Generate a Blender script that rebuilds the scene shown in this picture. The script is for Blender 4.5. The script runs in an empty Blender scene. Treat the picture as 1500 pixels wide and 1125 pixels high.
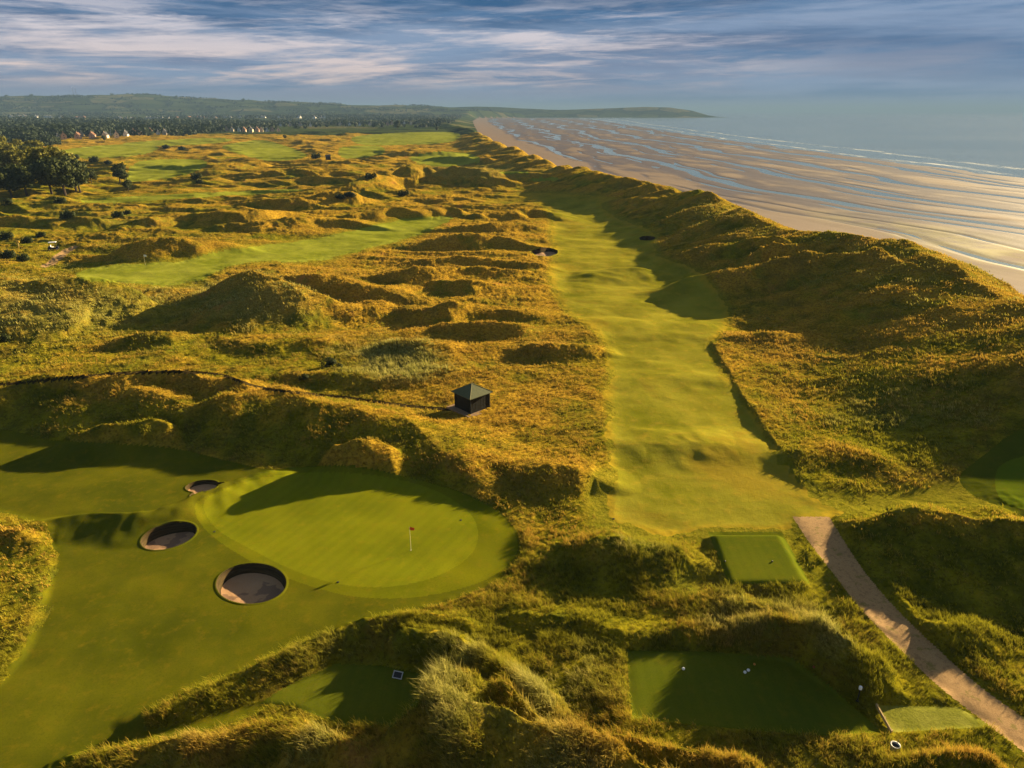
import bpy, math, random
import numpy as np
from mathutils import Vector
random.seed(7); RNG = np.random.default_rng(7)
scene = bpy.context.scene
COL = scene.collection
R = math.radians
CAMZ = 32.0
PITCH = math.atan(399.5/1000.0)       # the sea horizon lies 399.5 px above the centre of a 1500 px wide picture
SUN_AZ, SUN_EL = R(53), R(14.5)         # azimuth from +Y towards +X
CP, SP = math.cos(PITCH), math.sin(PITCH)
SEA = -7.0
HAZE = .00012

# ------------------------------------------------------------------ helpers
def P(px, py, z=0.0):
    """point of the place seen at a pixel of the photograph, at height z"""
    u, v = (px-750.0)/1000.0, (562.5-py)/1000.0
    d = (u, CP + v*SP, -SP + v*CP)
    t = (z-CAMZ)/d[2]
    return np.array([d[0]*t, d[1]*t, z])
def PIX(X, Y, Z):
    """inverse of P for arrays"""
    Zr = Z-CAMZ
    dep = Y*CP - Zr*SP
    dep = np.where(dep < 0.5, 0.5, dep)
    return 750.0+1000.0*X/dep, 562.5-1000.0*(Y*SP+Zr*CP)/dep
_perm = RNG.permutation(256); _perm = np.concatenate([_perm, _perm])
_ga = RNG.uniform(0, 2*np.pi, 256); _gx, _gy = np.cos(_ga), np.sin(_ga)
def pn(x, y, seed=0):
    x = np.asarray(x, float)+seed*17.37; y = np.asarray(y, float)+seed*9.71
    xi = np.floor(x).astype(np.int64); yi = np.floor(y).astype(np.int64)
    xf, yf = x-xi, y-yi; xi &= 255; yi &= 255
    def g(i, j, dx, dy):
        h = _perm[(_perm[i & 255]+(j & 255)) & 255]
        return _gx[h]*dx+_gy[h]*dy
    u = xf*xf*xf*(xf*(xf*6-15)+10); v = yf*yf*yf*(yf*(yf*6-15)+10)
    a = g(xi, yi, xf, yf); b = g(xi+1, yi, xf-1, yf); c = g(xi, yi+1, xf, yf-1); d = g(xi+1, yi+1, xf-1, yf-1)
    return ((a+u*(b-a))+v*((c+u*(d-c))-(a+u*(b-a))))*1.5
def fbm(x, y, o=3, seed=0):
    s = 0; a = 1.0
    for k in range(o):
        s = s+a*pn(x*2**k, y*2**k, seed+k*3); a *= .5
    return s
def ridged(x, y, seed=0):
    return 1-np.abs(pn(x, y, seed))*1.6
def sstep(a, b, x):
    t = np.clip((x-a)/(b-a), 0, 1); return t*t*(3-2*t)
def inpoly(px, py, poly):
    px = np.asarray(px); py = np.asarray(py)
    r = np.zeros(px.shape, bool)
    n = len(poly)
    xs = [p[0] for p in poly]; ys = [p[1] for p in poly]
    bb = (px >= min(xs)) & (px <= max(xs)) & (py >= min(ys)) & (py <= max(ys))
    qx, qy = px[bb], py[bb]; rr = np.zeros(qx.shape, bool)
    for i in range(n):
        x1, y1 = poly[i]; x2, y2 = poly[(i+1) % n]
        if y1 == y2: continue
        c = ((y1 > qy) != (y2 > qy)) & (qx < (x2-x1)*(qy-y1)/(y2-y1)+x1)
        rr ^= c
    r[bb] = rr
    return r
def smooth_poly(pts, n=6):
    """closed Catmull-Rom through the points"""
    out = []; m = len(pts)
    for i in range(m):
        p0, p1, p2, p3 = [np.array(pts[(i+k-1) % m], float) for k in range(4)]
        for k in range(n):
            t = k/n
            out.append(tuple(.5*((2*p1)+(-p0+p2)*t+(2*p0-5*p1+4*p2-p3)*t*t+(-p0+3*p1-3*p2+p3)*t**3)))
    return out
def smooth_line(pts, n=5):
    out = []; m = len(pts)
    for i in range(m-1):
        p0, p1, p2, p3 = [np.array(pts[min(max(i+k-1, 0), m-1)], float) for k in range(4)]
        for k in range(n):
            t = k/n
            out.append(.5*((2*p1)+(-p0+p2)*t+(2*p0-5*p1+4*p2-p3)*t*t+(-p0+3*p1-3*p2+p3)*t**3))
    out.append(np.array(pts[-1], float))
    return out
# soft masks: polygons drawn on the z=0 map seen by pixel, blurred
GW, GH, GS = 900, 620, 2.0; GX0, GY0 = -150.0, 100.0
_gxx, _gyy = np.meshgrid(GX0+np.arange(GW)*GS, GY0+np.arange(GH)*GS)
def soft(polys, blur):
    m = np.zeros((GH, GW))
    for p in polys: m[inpoly(_gxx, _gyy, p)] = 1
    for ax, b in ((0, blur[1]), (1, blur[0])):
        b = max(1, int(round(b/GS)))
        for _ in range(3):
            k = np.ones(2*b+1)/(2*b+1)
            pad = [(0, 0), (0, 0)]; pad[ax] = (b, b)
            mm = np.pad(m, pad, mode='edge')
            c = np.cumsum(mm, axis=ax)
            if ax == 0: c = np.vstack([np.zeros((1, GW)), c]); m = (c[2*b+1:]-c[:-(2*b+1)])/(2*b+1)
            else: c = np.hstack([np.zeros((GH, 1)), c]); m = (c[:, 2*b+1:]-c[:, :-(2*b+1)])/(2*b+1)
    return m
def look(m, px, py):
    x = np.clip((px-GX0)/GS, 0, GW-1.001); y = np.clip((py-GY0)/GS, 0, GH-1.001)
    xi = x.astype(int); yi = y.astype(int); fx = x-xi; fy = y-yi
    return (m[yi, xi]*(1-fx)+m[yi, xi+1]*fx)*(1-fy)+(m[yi+1, xi]*(1-fx)+m[yi+1, xi+1]*fx)*fy

# ------------------------------------------------------------------ the map of the links (pixels of the photograph)
GREEN = smooth_poly([(298, 738), (330, 716), (385, 700), (455, 692), (530, 694), (600, 706), (655, 727), (692, 757), (700, 790), (684, 818), (645, 842), (595, 856), (540, 860), (480, 852), (420, 831), (365, 803), (318, 775)])
COLLAR = smooth_poly([(300, 728), (395, 690), (460, 684), (520, 685), (600, 700), (680, 724), (733, 753), (757, 790), (752, 818), (718, 846), (660, 866), (590, 876), (520, 874), (460, 860), (400, 838), (340, 806), (300, 775), (286, 748)])
APRON = smooth_poly([(-160, 610), (-60, 622), (22, 632), (60, 643), (150, 649), (250, 656), (330, 674), (395, 688), (455, 683), (520, 683), (600, 699), (680, 722), (735, 752), (762, 790), (758, 818), (725, 850), (680, 873), (600, 896), (520, 912), (440, 945), (340, 988), (262, 1020), (215, 1052), (225, 1068), (300, 1052), (380, 1028), (400, 1035), (330, 1062), (240, 1085), (130, 1105), (40, 1150), (-60, 1180), (-200, 1180), (-200, 900)], 4)
LEFTROUGH = smooth_poly([(-100, 735), (0, 752), (45, 762), (78, 778), (80, 800), (72, 840), (60, 890), (40, 945), (15, 980), (-20, 1010), (-110, 1030)])
FAIR = smooth_poly([(893, 762), (900, 700), (893, 640), (893, 560), (890, 505), (862, 478), (826, 452), (812, 420), (806, 390), (818, 372), (806, 345), (812, 320), (800, 302), (770, 292), (700, 300), (740, 287), (790, 283), (850, 286), (905, 290), (880, 300), (905, 320), (955, 340), (962, 375), (1010, 392), (1040, 415), (1068, 460), (1052, 490), (1040, 503), (1055, 540), (1088, 585), (1120, 632), (1150, 680), (1172, 712), (1192, 735), (1230, 745), (1215, 757), (1168, 757), (1148, 774), (1035, 774), (985, 782), (930, 770)])
FAIRL = smooth_poly([(112, 402), (140, 392), (205, 386), (265, 383), (330, 366), (400, 358), (470, 348), (540, 332), (600, 320), (652, 318), (660, 323), (600, 348), (530, 366), (480, 380), (430, 384), (380, 383), (330, 392), (300, 408), (245, 418), (180, 414), (130, 410)])
TEE_A = [(1037, 779), (1145, 779), (1187, 855), (1067, 855)]
TEE_B = [(917, 952), (1050, 955), (1160, 963), (1222, 1010), (1292, 1072), (1200, 1078), (1080, 1068), (926, 1052)]
TEE_C = [(492, 972), (560, 975), (622, 988), (616, 1030), (570, 1068), (500, 1062), (428, 1034), (380, 1030), (420, 1005)]
TEE_D = [(1284, 1033), (1405, 1036), (1452, 1064), (1308, 1073)]
GREEN_R = smooth_poly([(1460, 690), (1500, 668), (1600, 655), (1700, 700), (1640, 750), (1540, 752), (1470, 735)])
APRON_R = smooth_poly([(1405, 700), (1440, 668), (1500, 628), (1620, 610), (1760, 680), (1680, 790), (1560, 790), (1480, 748), (1430, 728)])
PATHL = [(1188, 757), (1212, 795), (1243, 838), (1287, 892), (1345, 950), (1405, 1005), (1468, 1052), (1560, 1118)]
PATHW = [27, 26, 24, 26, 28, 30, 33, 38]
TRACK = [(1168, 755), (1216, 755)]
def ribbon(line, w, m=(1, -.75)):
    l = []; r = []
    L = smooth_line(line, 5); Wd = [float(q[0]) for q in smooth_line([(x, 0) for x in w], 5)]
    for i, p in enumerate(L):
        q = L[min(i+1, len(L)-1)]-L[max(i-1, 0)]
        l.append((p[0]-Wd[i], p[1]+0.0)); r.append((p[0]+Wd[i], p[1]))
    return l+r[::-1]
PATH = ribbon(PATHL, PATHW)
PATH2 = [(58, 390), (66, 392), (78, 389), (92, 378), (108, 366), (118, 360), (108, 360), (92, 366), (80, 374), (70, 384)]
TRAIL = [(-20, 566), (80, 556), (180, 547), (260, 545), (320, 549), (350, 558), (385, 569), (440, 576), (500, 582), (560, 590), (620, 597), (660, 600)]
TRAILS = [TRAIL,
          [(105, 536), (140, 516), (175, 500), (200, 478), (225, 458)],
          [(270, 500), (276, 516), (285, 540)],
          [(700, 606), (760, 622), (810, 640), (860, 660), (900, 668)]]
FAR_FAIR = [smooth_poly(p) for p in (
    [(185, 260), (200, 238), (250, 233), (300, 235), (290, 250), (240, 262), (195, 266)],
    [(325, 215), (370, 206), (400, 208), (450, 228), (400, 236), (360, 228)],
    [(85, 222), (160, 212), (230, 214), (210, 226), (130, 232)],
    [(520, 200), (600, 194), (670, 195), (660, 208), (600, 212), (530, 212)],
    [(600, 232), (640, 222), (690, 226), (700, 238), (640, 244)],
    [(500, 216), (555, 214), (560, 226), (505, 232)],
    [(180, 210), (260, 204), (330, 202), (330, 208), (240, 214)],
    [(130, 292), (260, 284), (420, 277), (430, 281), (280, 290), (150, 298)],
    [(735, 252), (770, 251), (770, 254), (737, 255)], [(780, 262), (815, 260), (815, 264), (780, 265)])]
BUNK = [  # cx, cy, rx, ry (pixels of the rim), depth m, tilt
    (247, 785, 42, 19, 1.15, -.22), (368, 855, 52, 30, 1.45, -.02), (296, 712, 25, 8.5, .75, -.12),
    (798, 369, 19, 6.5, 1.3, 0), (948, 349, 12, 3.5, 1.3, 0)]

MOWN = [GREEN, APRON, FAIR, FAIRL, TEE_A, TEE_B, TEE_C, TEE_D, GREEN_R, APRON_R, PATH]+FAR_FAIR
SEMI = [[(865, 690), (1170, 700), (1240, 735), (1330, 712), (1420, 700), (1600, 720), (1600, 752), (1400, 742), (1330, 748), (1220, 756), (1165, 762), (1150, 782), (1035, 780), (960, 790), (870, 775)],
        [(775, 300), (815, 300), (810, 420), (890, 500), (900, 770), (860, 760), (870, 560), (800, 460), (790, 380)], [(1000, 850), (1000, 770), (1200, 770), (1260, 860), (1200, 880)]]
m_mown = soft(MOWN, (10, 5)); m_semi = np.clip(soft(SEMI[:1], (18, 9))+.45*soft(SEMI[1:], (20, 12)), 0, 1)
_lr = soft([LEFTROUGH], (4, 3)); m_fair = soft([FAIR]+[FAIRL], (13, 8)); m_semi = np.clip(np.maximum(m_semi, 1.5*m_fair-.05), 0, 1)
m_mown = np.maximum(m_mown*(1-_lr), m_semi*.75)
m_edge = soft(MOWN, (3, 2))*(1-_lr)
m_teeA = soft([TEE_A], (3, 2)); m_tee = soft([TEE_B, TEE_C, TEE_D], (3, 2))
m_path = soft([PATH], (5, 4))

# ------------------------------------------------------------------ ridges and hollows: (pixel x, pixel y, crest height) .. front width, back width
RID = [
    # bank behind the green, left of the shelter: (pixel x, crest row, foot row, or height in metres below 40)
    ([(-120, 590, 650), (-20, 585, 640), (40, 583, 628), (90, 590, 640), (150, 575, 646), (220, 571, 650), (262, 591, 655), (292, 590, 662), (340, 578, 675), (410, 575, 684), (480, 586, 682), (540, 601, 685), (590, 618, 692), (640, 647, 712), (675, 690, 728)], 's2.73', 9, .9),
    ([(-60, 562, 3.4), (60, 556, 3.6), (150, 551, 3.8), (300, 549, 3.8), (345, 562, 3.2)], 6, 7, .9),
    ([(495, 650, 2.9), (530, 645, 3.1), (570, 655, 2.3)], 4, 3, 1.0),
    ([(110, 632, 1.9), (190, 616, 2.6), (240, 618, 2.4)], 4, 3, .9),
    ([(735, 684, 705), (790, 681, 738), (845, 685, 742), (868, 700, 728)], 's2.21', 5, 1.0),
    ([(820, 812, 840), (835, 800, 850), (880, 788, 862), (930, 800, 868), (990, 808, 864), (1015, 822, 855)], 's2.08', 4, 1.0),
    ([(770, 512, 524), (780, 506, 528), (830, 504, 534), (872, 508, 528), (885, 515, 524)], 's2.08', 4, 1.0),
    ([(600, 456, 468), (630, 450, 478), (660, 445, 482), (700, 450, 474), (755, 458, 472)], 's2.21', 7, 1.0),
    ([(650, 480, 492), (710, 474, 500), (765, 480, 500)], 's2.21', 4, 1.0),
    ([(575, 503, 518), (612, 498, 530), (655, 503, 528)], 's2.21', 4, 1.0),
    ([(430, 548, 562), (500, 548, 568), (560, 555, 572), (620, 547, 565), (665, 540, 555)], 's2.60', 5, .9),
    ([(640, 415, 425), (680, 411, 436), (715, 417, 432)], 's2.21', 6, 1.0),
    ([(-90, 440, 520), (0, 423, 520), (60, 410, 518), (110, 407, 512), (160, 415, 498), (200, 430, 485), (226, 445, 465)], 's2.86', 9, 1.0),
    ([(262, 440, 455), (330, 410, 462), (374, 401, 490), (410, 409, 496), (450, 422, 492), (500, 437, 480), (530, 448, 470)], 's2.60', 9, 1.0),
    ([(410, 408, 425), (470, 407, 430), (530, 419, 440), (590, 432, 452)], 's2.60', 8, 1.0),
    ([(180, 497, 512), (215, 488, 516), (250, 493, 512)], 's2.34', 4, 1.0),
    ([(200, 330, 342), (270, 313, 338), (330, 310, 340), (380, 306, 338), (430, 315, 330)], 's3.12', 14, 1.0),
    ([(190, 356, 380), (240, 347, 386), (300, 350, 380), (350, 361, 372)], 's2.60', 9, 1.0),
    ([(330, 332, 342), (400, 322, 342), (460, 318, 336), (520, 325, 336), (560, 333, 338)], 's2.60', 10, 1.0),
    ([(-40, 325, 340), (60, 317, 338), (130, 322, 338)], 's2.60', 14, 1.0),
    ([(370, 296, 302), (440, 286, 306), (500, 281, 305), (530, 290, 300)], 's2.60', 18, 1.0),
    ([(510, 320, 328), (580, 306, 326), (630, 303, 323), (685, 313, 320)], 's2.60', 12, 1.0),
    ([(600, 358, 366), (680, 344, 366), (740, 350, 365), (775, 361, 367)], 's2.60', 8, 1.0),
    ([(600, 386, 394), (670, 378, 397), (740, 382, 398), (790, 391, 398)], 's2.60', 7, 1.0),
    ([(540, 409, 418), (620, 396, 418), (700, 394, 412), (760, 401, 409)], 's2.60', 7, 1.0),
    ([(695, 318, 323), (750, 305, 325), (795, 305, 322), (818, 320, 325)], 's2.60', 9, 1.0),
    ([(640, 337, 342), (720, 330, 344), (790, 331, 339)], 's2.60', 8, 1.0),
    ([(150, 440, 462), (250, 455, 470), (330, 452, 474)], 's2.60', 7, 1.0),
    ([(330, 500, 512), (400, 505, 520), (470, 500, 514)], 's3.12', 6, 1.0),
    # the dark bank that closes the fairway and the ridges left of it
    ([(556, 272, 277), (578, 256, 279), (600, 245, 279), (628, 252, 276), (648, 271, 276)], 's2.60', 16, 1.0),
    ([(620, 263, 276), (660, 249, 277), (690, 245, 278), (730, 250, 278), (790, 257, 277), (840, 266, 278), (880, 270, 279)], 's2.60', 22, 1.0),
    ([(490, 280, 287), (530, 263, 286), (560, 253, 282), (590, 260, 278)], 's2.60', 18, 1.0),
    ([(640, 233, 240), (720, 234, 243), (780, 239, 250), (845, 250, 258)], 's2.60', 22, 1.0),
    ([(560, 224, 229), (600, 219, 230), (660, 221, 229)], 's2.60', 26, 1.0),
    ([(230, 246, 250), (280, 244, 252), (330, 247, 252)], 's2.60', 24, 1.0),
    ([(380, 258, 264), (450, 252, 264), (520, 256, 262)], 's2.60', 20, 1.0),
    # coastal ridge: crest seen against the beach
    ([(640, 178, 6), (690, 190, 6), (712, 205, 6.2), (740, 216, 6.4), (775, 229, 6.2), (805, 241, 6.6), (850, 252, 6.6), (890, 262, 7), (960, 272, 8), (1030, 286, 8.6), (1080, 305, 8.8), (1112, 321, 8.2), (1150, 335, 8.0), (1210, 344, 8.6), (1270, 350, 9.0), (1330, 364, 9.2), (1400, 387, 9.4), (1460, 408, 9.4), (1530, 435, 9.2), ('W', 68, 74, 8.8), ('W', 68, 50, 8), ('W', 72, 10, 7), ('W', 72, -40, 7)], 33, 24, 1.0),
    ([(1015, 404, 3.4), (1085, 386, 5.8), (1150, 374, 7.2), (1210, 366, 8.2), (1290, 367, 9.0), (1350, 382, 9.2)], 12, 7, 1.0),
    ([(1010, 364, 4.2), (1060, 347, 6.6), (1110, 343, 7.8), (1150, 349, 7.6)], 13, 6, 1.0),
    ([(1080, 373, 5.2), (1125, 361, 7.0), (1190, 356, 7.8), (1240, 356, 8.2)], 7, 5, 1.0),
    ([(985, 346, 2.3), (1040, 325, 5), (1080, 311, 7.0)], 15, 11, 1.0),
    # right rough
    ([(1046, 506, .35), (1072, 548, .4), (1105, 602, .5), (1140, 654, .5), (1164, 694, .35)], .7, 4.5, 1.0),
    ([(1080, 496, 505), (1130, 489, 508), (1180, 492, 505)], 's3.12', 5, .9),
    ([(1200, 556, 566), (1260, 547, 573), (1320, 552, 570)], 's2.86', 5, .9),
    ([(1165, 668, .7), (1220, 654, 1.0), (1280, 668, .9)], 4, 5, .9),
    # bank right of the path and its low lip
    ([(1215, 762, .3), (1245, 765, .7), (1275, 762, 1.6), (1310, 756, 2.6), (1345, 755, 3.0), (1400, 752, 3.3), (1450, 764, 3.1), (1540, 774, 3.2), (1700, 800, 3.2)], 8.5, 8, 1.0),
    ([(1262, 828, .7), (1300, 862, 1.0), (1325, 896, 1.25), (1370, 915, 1.2), (1430, 922, .9)], 2.0, 2.2, 1.0),
    # fairway swells
    ([(940, 655, .5), (1010, 647, .9), (1080, 652, .5)], 4.5, 6, .4),
    ([(930, 556, .4), (1000, 548, .6), (1050, 552, .4)], 6, 7, .3),
    ([(880, 398, 1.0), (930, 392, 1.6), (960, 395, 1.0)], 8, 7, .9),
    ([(870, 482, .4), (940, 476, .6), (1010, 480, .4)], 8, 7, .3),
    ([(60, 762, .4), (130, 750, .8), (185, 748, 1.2), (240, 736, 1.4), (300, 714, 1.35), (350, 698, 1.25), (390, 690, .9)], 3.8, 1.3, .9),
    # foreground dunes
    ([(200, 1060, 1075), (280, 1032, 1062), (350, 990, 1045), (430, 952, 1022), (500, 922, 980), (560, 906, 972), (620, 901, 968), (680, 910, 960)], 's2.08', 1.6, .9),
    ([(600, 925, 1.6), (650, 930, 1.9), (700, 955, 2.5), (740, 985, 2.7), (775, 1010, 2.6)], 2.4, 3.0, 1.0),
    ([(650, 972, 4.2), (700, 985, 4.2), (745, 1010, 3.8), (775, 1042, 3.3), (800, 1075, 2.9)], 3.2, 1.7, 1.0),
    ([(405, 1062, 2.0), (440, 1062, 2.6), (500, 1078, 3.6), (560, 1068, 4.3), (620, 1030, 4.9), (660, 1000, 4.6)], 5.5, 1.2, 1.0),
    ([(620, 1035, 4.7), (700, 1030, 4.8), (770, 1050, 4.2), (840, 1060, 3.8), (880, 1078, 3.4), (930, 1100, 3.0), (960, 1130, 2.8), (1000, 1170, 2.8)], 6, 1.8, 1.0),
    ([(100, 1112, 1.2), (200, 1100, 1.7), (300, 1087, 2.0), (400, 1066, 2.2), (440, 1064, 2.4)], 4, 1.2, 1.0),
    ([(760, 905, 930), (840, 905, 935), (920, 930, 948), (1000, 922, 950), (1080, 926, 952), (1140, 930, 955)], 's1.69', 2.4, .9),
    ([(1000, 900, 915), (1050, 880, 905), (1100, 888, 925), (1160, 912, 950), (1215, 940, 985), (1258, 975, 1020), (1282, 1005, 1028)], 's1.82', 2.2, .9),
    ([(1100, 905, 2.0), (1170, 912, 2.8), (1215, 925, 3.1), (1252, 948, 2.9), (1278, 968, 1.8)], 2.6, 2.4, .9),
    ([(900, 1085, .9), (1000, 1105, 1.3), (1100, 1120, 1.4)], 1.6, 1.2, .9),
    ([(1320, 1125, 1.2), (1400, 1108, 1.5), (1450, 1115, 1.2)], 1.6, 1.2, .9),
    ([(-60, 770, .9), (0, 772, 1.2), (45, 780, .9)], 2.2, 1.6, .9),
]
def kdep(py): return math.tan(PITCH+math.atan((py-562.5)/1000.0))
def crest(p, s):
    if p[0] == 'W': return (p[1], p[2], p[3])
    px, py, h = p
    if h >= 40:
        kc = kdep(py); h = max(.3, (CAMZ-kc*(CAMZ-.2)/kdep(h))/(1+s*kc))
    return tuple(P(px, py, h))
BASE0 = 0.0
RIDC = []
for _pts, _wf, _wb, _sh in RID:
    _sl = None
    if isinstance(_wf, str): _sl = float(_wf[1:])
    _L = np.array(smooth_line([crest(p, _sl or 2) for p in _pts], 4))
    if _sl: _wf = _sl*_L[:, 2].max()
    RIDC.append((_L, _wf, _wb, _sh, _sl))
def ridge_add(X, Y, Z, L, wf, wb, sharp, sl):
    reach = max(wf, wb)*1.3
    reach = reach+.4*min(wf, 9)
    bb = (X > L[:, 0].min()-reach) & (X < L[:, 0].max()+reach) & (Y > L[:, 1].min()-reach) & (Y < L[:, 1].max()+reach)
    if not bb.any(): return Z
    x, y = X[bb], Y[bb]
    ww_ = min(wf, 9.0)*(.05 if wf < 4 else .45 if wf < 6 else .8 if wf < 12 else .4); wq_ = min(wf, 9.0); x0_, y0_ = x, y
    x = x0_+ww_*(.34*pn(x0_/(1.5*wq_), y0_/(1.2*wq_), 35)+.14*pn(x0_/(.5*wq_), y0_/(.5*wq_), 36)); y = y0_+ww_*(.34*pn(x0_/(1.5*wq_), y0_/(1.2*wq_), 37)+.14*pn(x0_/(.5*wq_), y0_/(.5*wq_), 38))
    wob = 1+.16*pn(x/(wf*1.1), y/(wf*1.1), 31)+.10*pn(x/(wf*.42), y/(wf*.42), 32)
    best = np.full(x.shape, 1e9); bh = np.zeros(x.shape); bs = np.zeros(x.shape)
    for i in range(len(L)-1):
        a, b = L[i], L[i+1]; d = b[:2]-a[:2]; l2 = d@d
        if l2 < 1e-9: continue
        t = np.clip(((x-a[0])*d[0]+(y-a[1])*d[1])/l2, 0, 1)
        dx = x-(a[0]+t*d[0]); dy = y-(a[1]+t*d[1]); q = dx*dx+dy*dy
        s = d[0]*(y-a[1])-d[1]*(x-a[0])     # >0: left of the line's direction (lines run left to right: the far side)
        m = q < best
        best = np.where(m, q, best); bh = np.where(m, a[2]+t*(b[2]-a[2]), bh)
        bs = np.where(m, s/math.sqrt(l2), bs)
    d = np.sqrt(best)*wob
    k = sstep(-.6, .6, bs/np.maximum(np.sqrt(best), .3))
    wff = np.maximum(sl*bh, 1.0) if sl else wf
    w = wff+(wb-wff)*k
    t = np.clip(d/w, 0, 1)
    prof = (1-t)**2*(1+2*t)*(1-.5*sharp)+.5*sharp*(1-t)**1.5
    bh = bh*(.95+.16*pn(x/(wf*.9), y/(wf*.9), 33)+.08*pn(x/(wf*.3), y/(wf*.3), 34))
    h = bh*prof
    z0 = Z[bb]
    e = .35*np.maximum(h, 1e-6)
    q = np.clip(.5+.5*(h-z0)/e, 0, 1)
    Z = Z.copy(); Z[bb] = z0+(h-z0)*q+e*q*(1-q)*.6
    return Z
COASTP = np.array([(104, -300), (102, 0), (100, 102), (99, 126), (96, 153), (86, 172), (82, 190), (82, 234), (72, 266), (58, 294), (49, 327), (38, 375), (29, 443), (13, 555), (-8, 705), (-45, 1095), (-95, 1890), (-160, 3000), (-200, 4300), (100, 4700)], float)
def coast_u(X, Y):
    """metres seaward of the dune foot"""
    cx = np.interp(Y, COASTP[:, 1], COASTP[:, 0])
    return (X-cx)*.96
def beach_z(u, X, Y):
    v = Y
    z = -4.9-1.45*sstep(0, 36, u)-.57*sstep(25, 70, u)
    wid = 1+np.clip(Y-400, 0, 3000)/3000
    w = u/wid+16*pn(v/240, u/300, 5)+6*pn(v/70, u/60, 6)
    c1 = np.abs(np.sin(w*np.pi/52+.5)); c2 = np.abs(np.sin(w*np.pi/23+1.1+1.2*pn(v/150, u/80, 8)))
    ch = -np.exp(-(c1/.20)**2)*(.75+.5*pn(v/110, u/60, 14))-.55*np.exp(-(c2/.22)**2)*sstep(-.25, .25, pn(v/90, u/40, 15))
    bars = .33+ch*1.30+.30*pn(v/38, u/17, 17)+.22*np.sin(w*2*np.pi/52)+.28*pn(v/60, u/12, 9)+.16*pn(v/22, u/6, 12)
    z = z+bars*.36*sstep(14, 45, u)-.02*sstep(30, 60, u)+.08*pn(v/140, u/50, 13)*sstep(35, 70, u)
    z = z-1.1*sstep(250, 345, u/wid)
    return z
def height(X, Y):
    px, py = PIX(X, Y, np.zeros_like(X))
    r = np.hypot(X, Y)
    mown = look(m_mown, px, py); teeA = look(m_teeA, *PIX(X, Y, np.full_like(X, .75))); tee = np.maximum(look(m_tee, *PIX(X, Y, np.full_like(X, .25))), teeA); pth = look(m_path, px, py)
    Z = np.zeros_like(X)
    for c_ in RIDC: Z = ridge_add(X, Y, Z, *c_)
    Z = Z+.25*pn(X/38, Y/30, 1)
    # hummocks in the rough
    mid = sstep(75, 130, r)*(1-sstep(900, 1300, r))
    right = sstep(12, 30, X-.22*Y)*(1-sstep(300, 420, Y))
    amp = (.18+.46*mid)*(1-.85*right)*(1+.9*sstep(160, 380, r))
    wx, wy = X+5*pn(X/30, Y/30, 40), Y+4*pn(X/30, Y/30, 41)
    hum = (ridged(wx/31+wy/70, wy/15, 2)-.55)*1.8+.42*pn(wx/11, wy/6, 3)+.40*(ridged(wx/15, wy/7, 4)-.5)
    fine = .15*pn(wx/3.4, wy/2.6, 7)+.10*pn(X/1.3, Y/1.1, 8)+.07*pn(X/.5, Y/.5, 9)
    rough = 1-mown
    Z = Z+rough*(amp*hum*1.0+fine*(.75+.5*mid)*np.clip(1.6-r/500, .4, 1)+.22)
    Z = Z+mown*(1-tee)*(1-pth)*(.13+.20*mid)*(.8*pn((X+.35*Y)/19, (Y-.2*X)/10, 14)+.55*pn(X/7.5, Y/5.5, 15)+.18*pn(X/2.6, Y/2, 19))
    far = sstep(150, 400, r)*(1-sstep(1100, 1500, r))
    Z = Z+far*(2.2*pn(X/90, Y/50, 16)+1.0*rough*pn(X/34, Y/20, 17)+1.2*rough*np.clip(ridged(X/60, Y/34, 18)-.6, 0, 1)*3)
    # flat tees
    Z = Z*(1-tee)+tee*np.where(teeA > .001, .75, .25)
    Z = Z*(1-.92*pth)+.25*pth
    # country behind the links
    f = sstep(1200, 2600, r)
    Z = Z*(1-.5*f)+f*(4+6*pn(X/500, Y/420, 20)+8*pn(X/1100, Y/900, 21))
    def hill(cx, cy, sx, sy, h): return h*np.exp(-((X-cx)/sx)**2-((Y-cy)/sy)**2)
    Z = Z+hill(-2450, 4650, 620, 500, 48)+hill(-3700, 4600, 1000, 700, 66)+hill(-2700, 4700, 2300, 900, 48)+hill(-1500, 4700, 900, 600, 34)+hill(-600, 5000, 900, 600, 30)+hill(-5200, 4300, 1200, 800, 70)
    Z = Z+f*sstep(3500, 4500, Y)*(6*pn(X/260, Y/260, 22)+4*pn(X/120, Y/120, 23))
    # headland across the bay
    hx = np.clip((X+900)/2350, 0, 1)
    cape = np.interp(X, [-1200, -700, -250, 0, 350, 700, 950, 1150, 1300, 1360, 1420, 1500], [15, 52, 66, 56, 42, 52, 62, 56, 38, 20, 2, -12])
    capez = cape*np.exp(-((Y-5350)/260)**2)*(1+.05*pn(X/130, Y/130, 26)) - 12*(1-np.exp(-((Y-5350)/420)**2))
    # shore
    u = coast_u(X, Y)
    bz = beach_z(u, X, Y)
    w = sstep(-16, 3, u)
    coastal = np.where(Y < 1400, w, sstep(-60, 3, u))
    Z = Z*(1-coastal)+bz*coastal
    Z = np.where((Y > 4650) & (X > -1100), np.maximum(Z*(1-sstep(4650, 4950, Y))-9*sstep(4650, 4950, Y)*sstep(-1100, -500, X)+10*sstep(4650, 4950, Y)*(1-sstep(-1100, -500, X)), capez), Z)
    return Z

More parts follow.
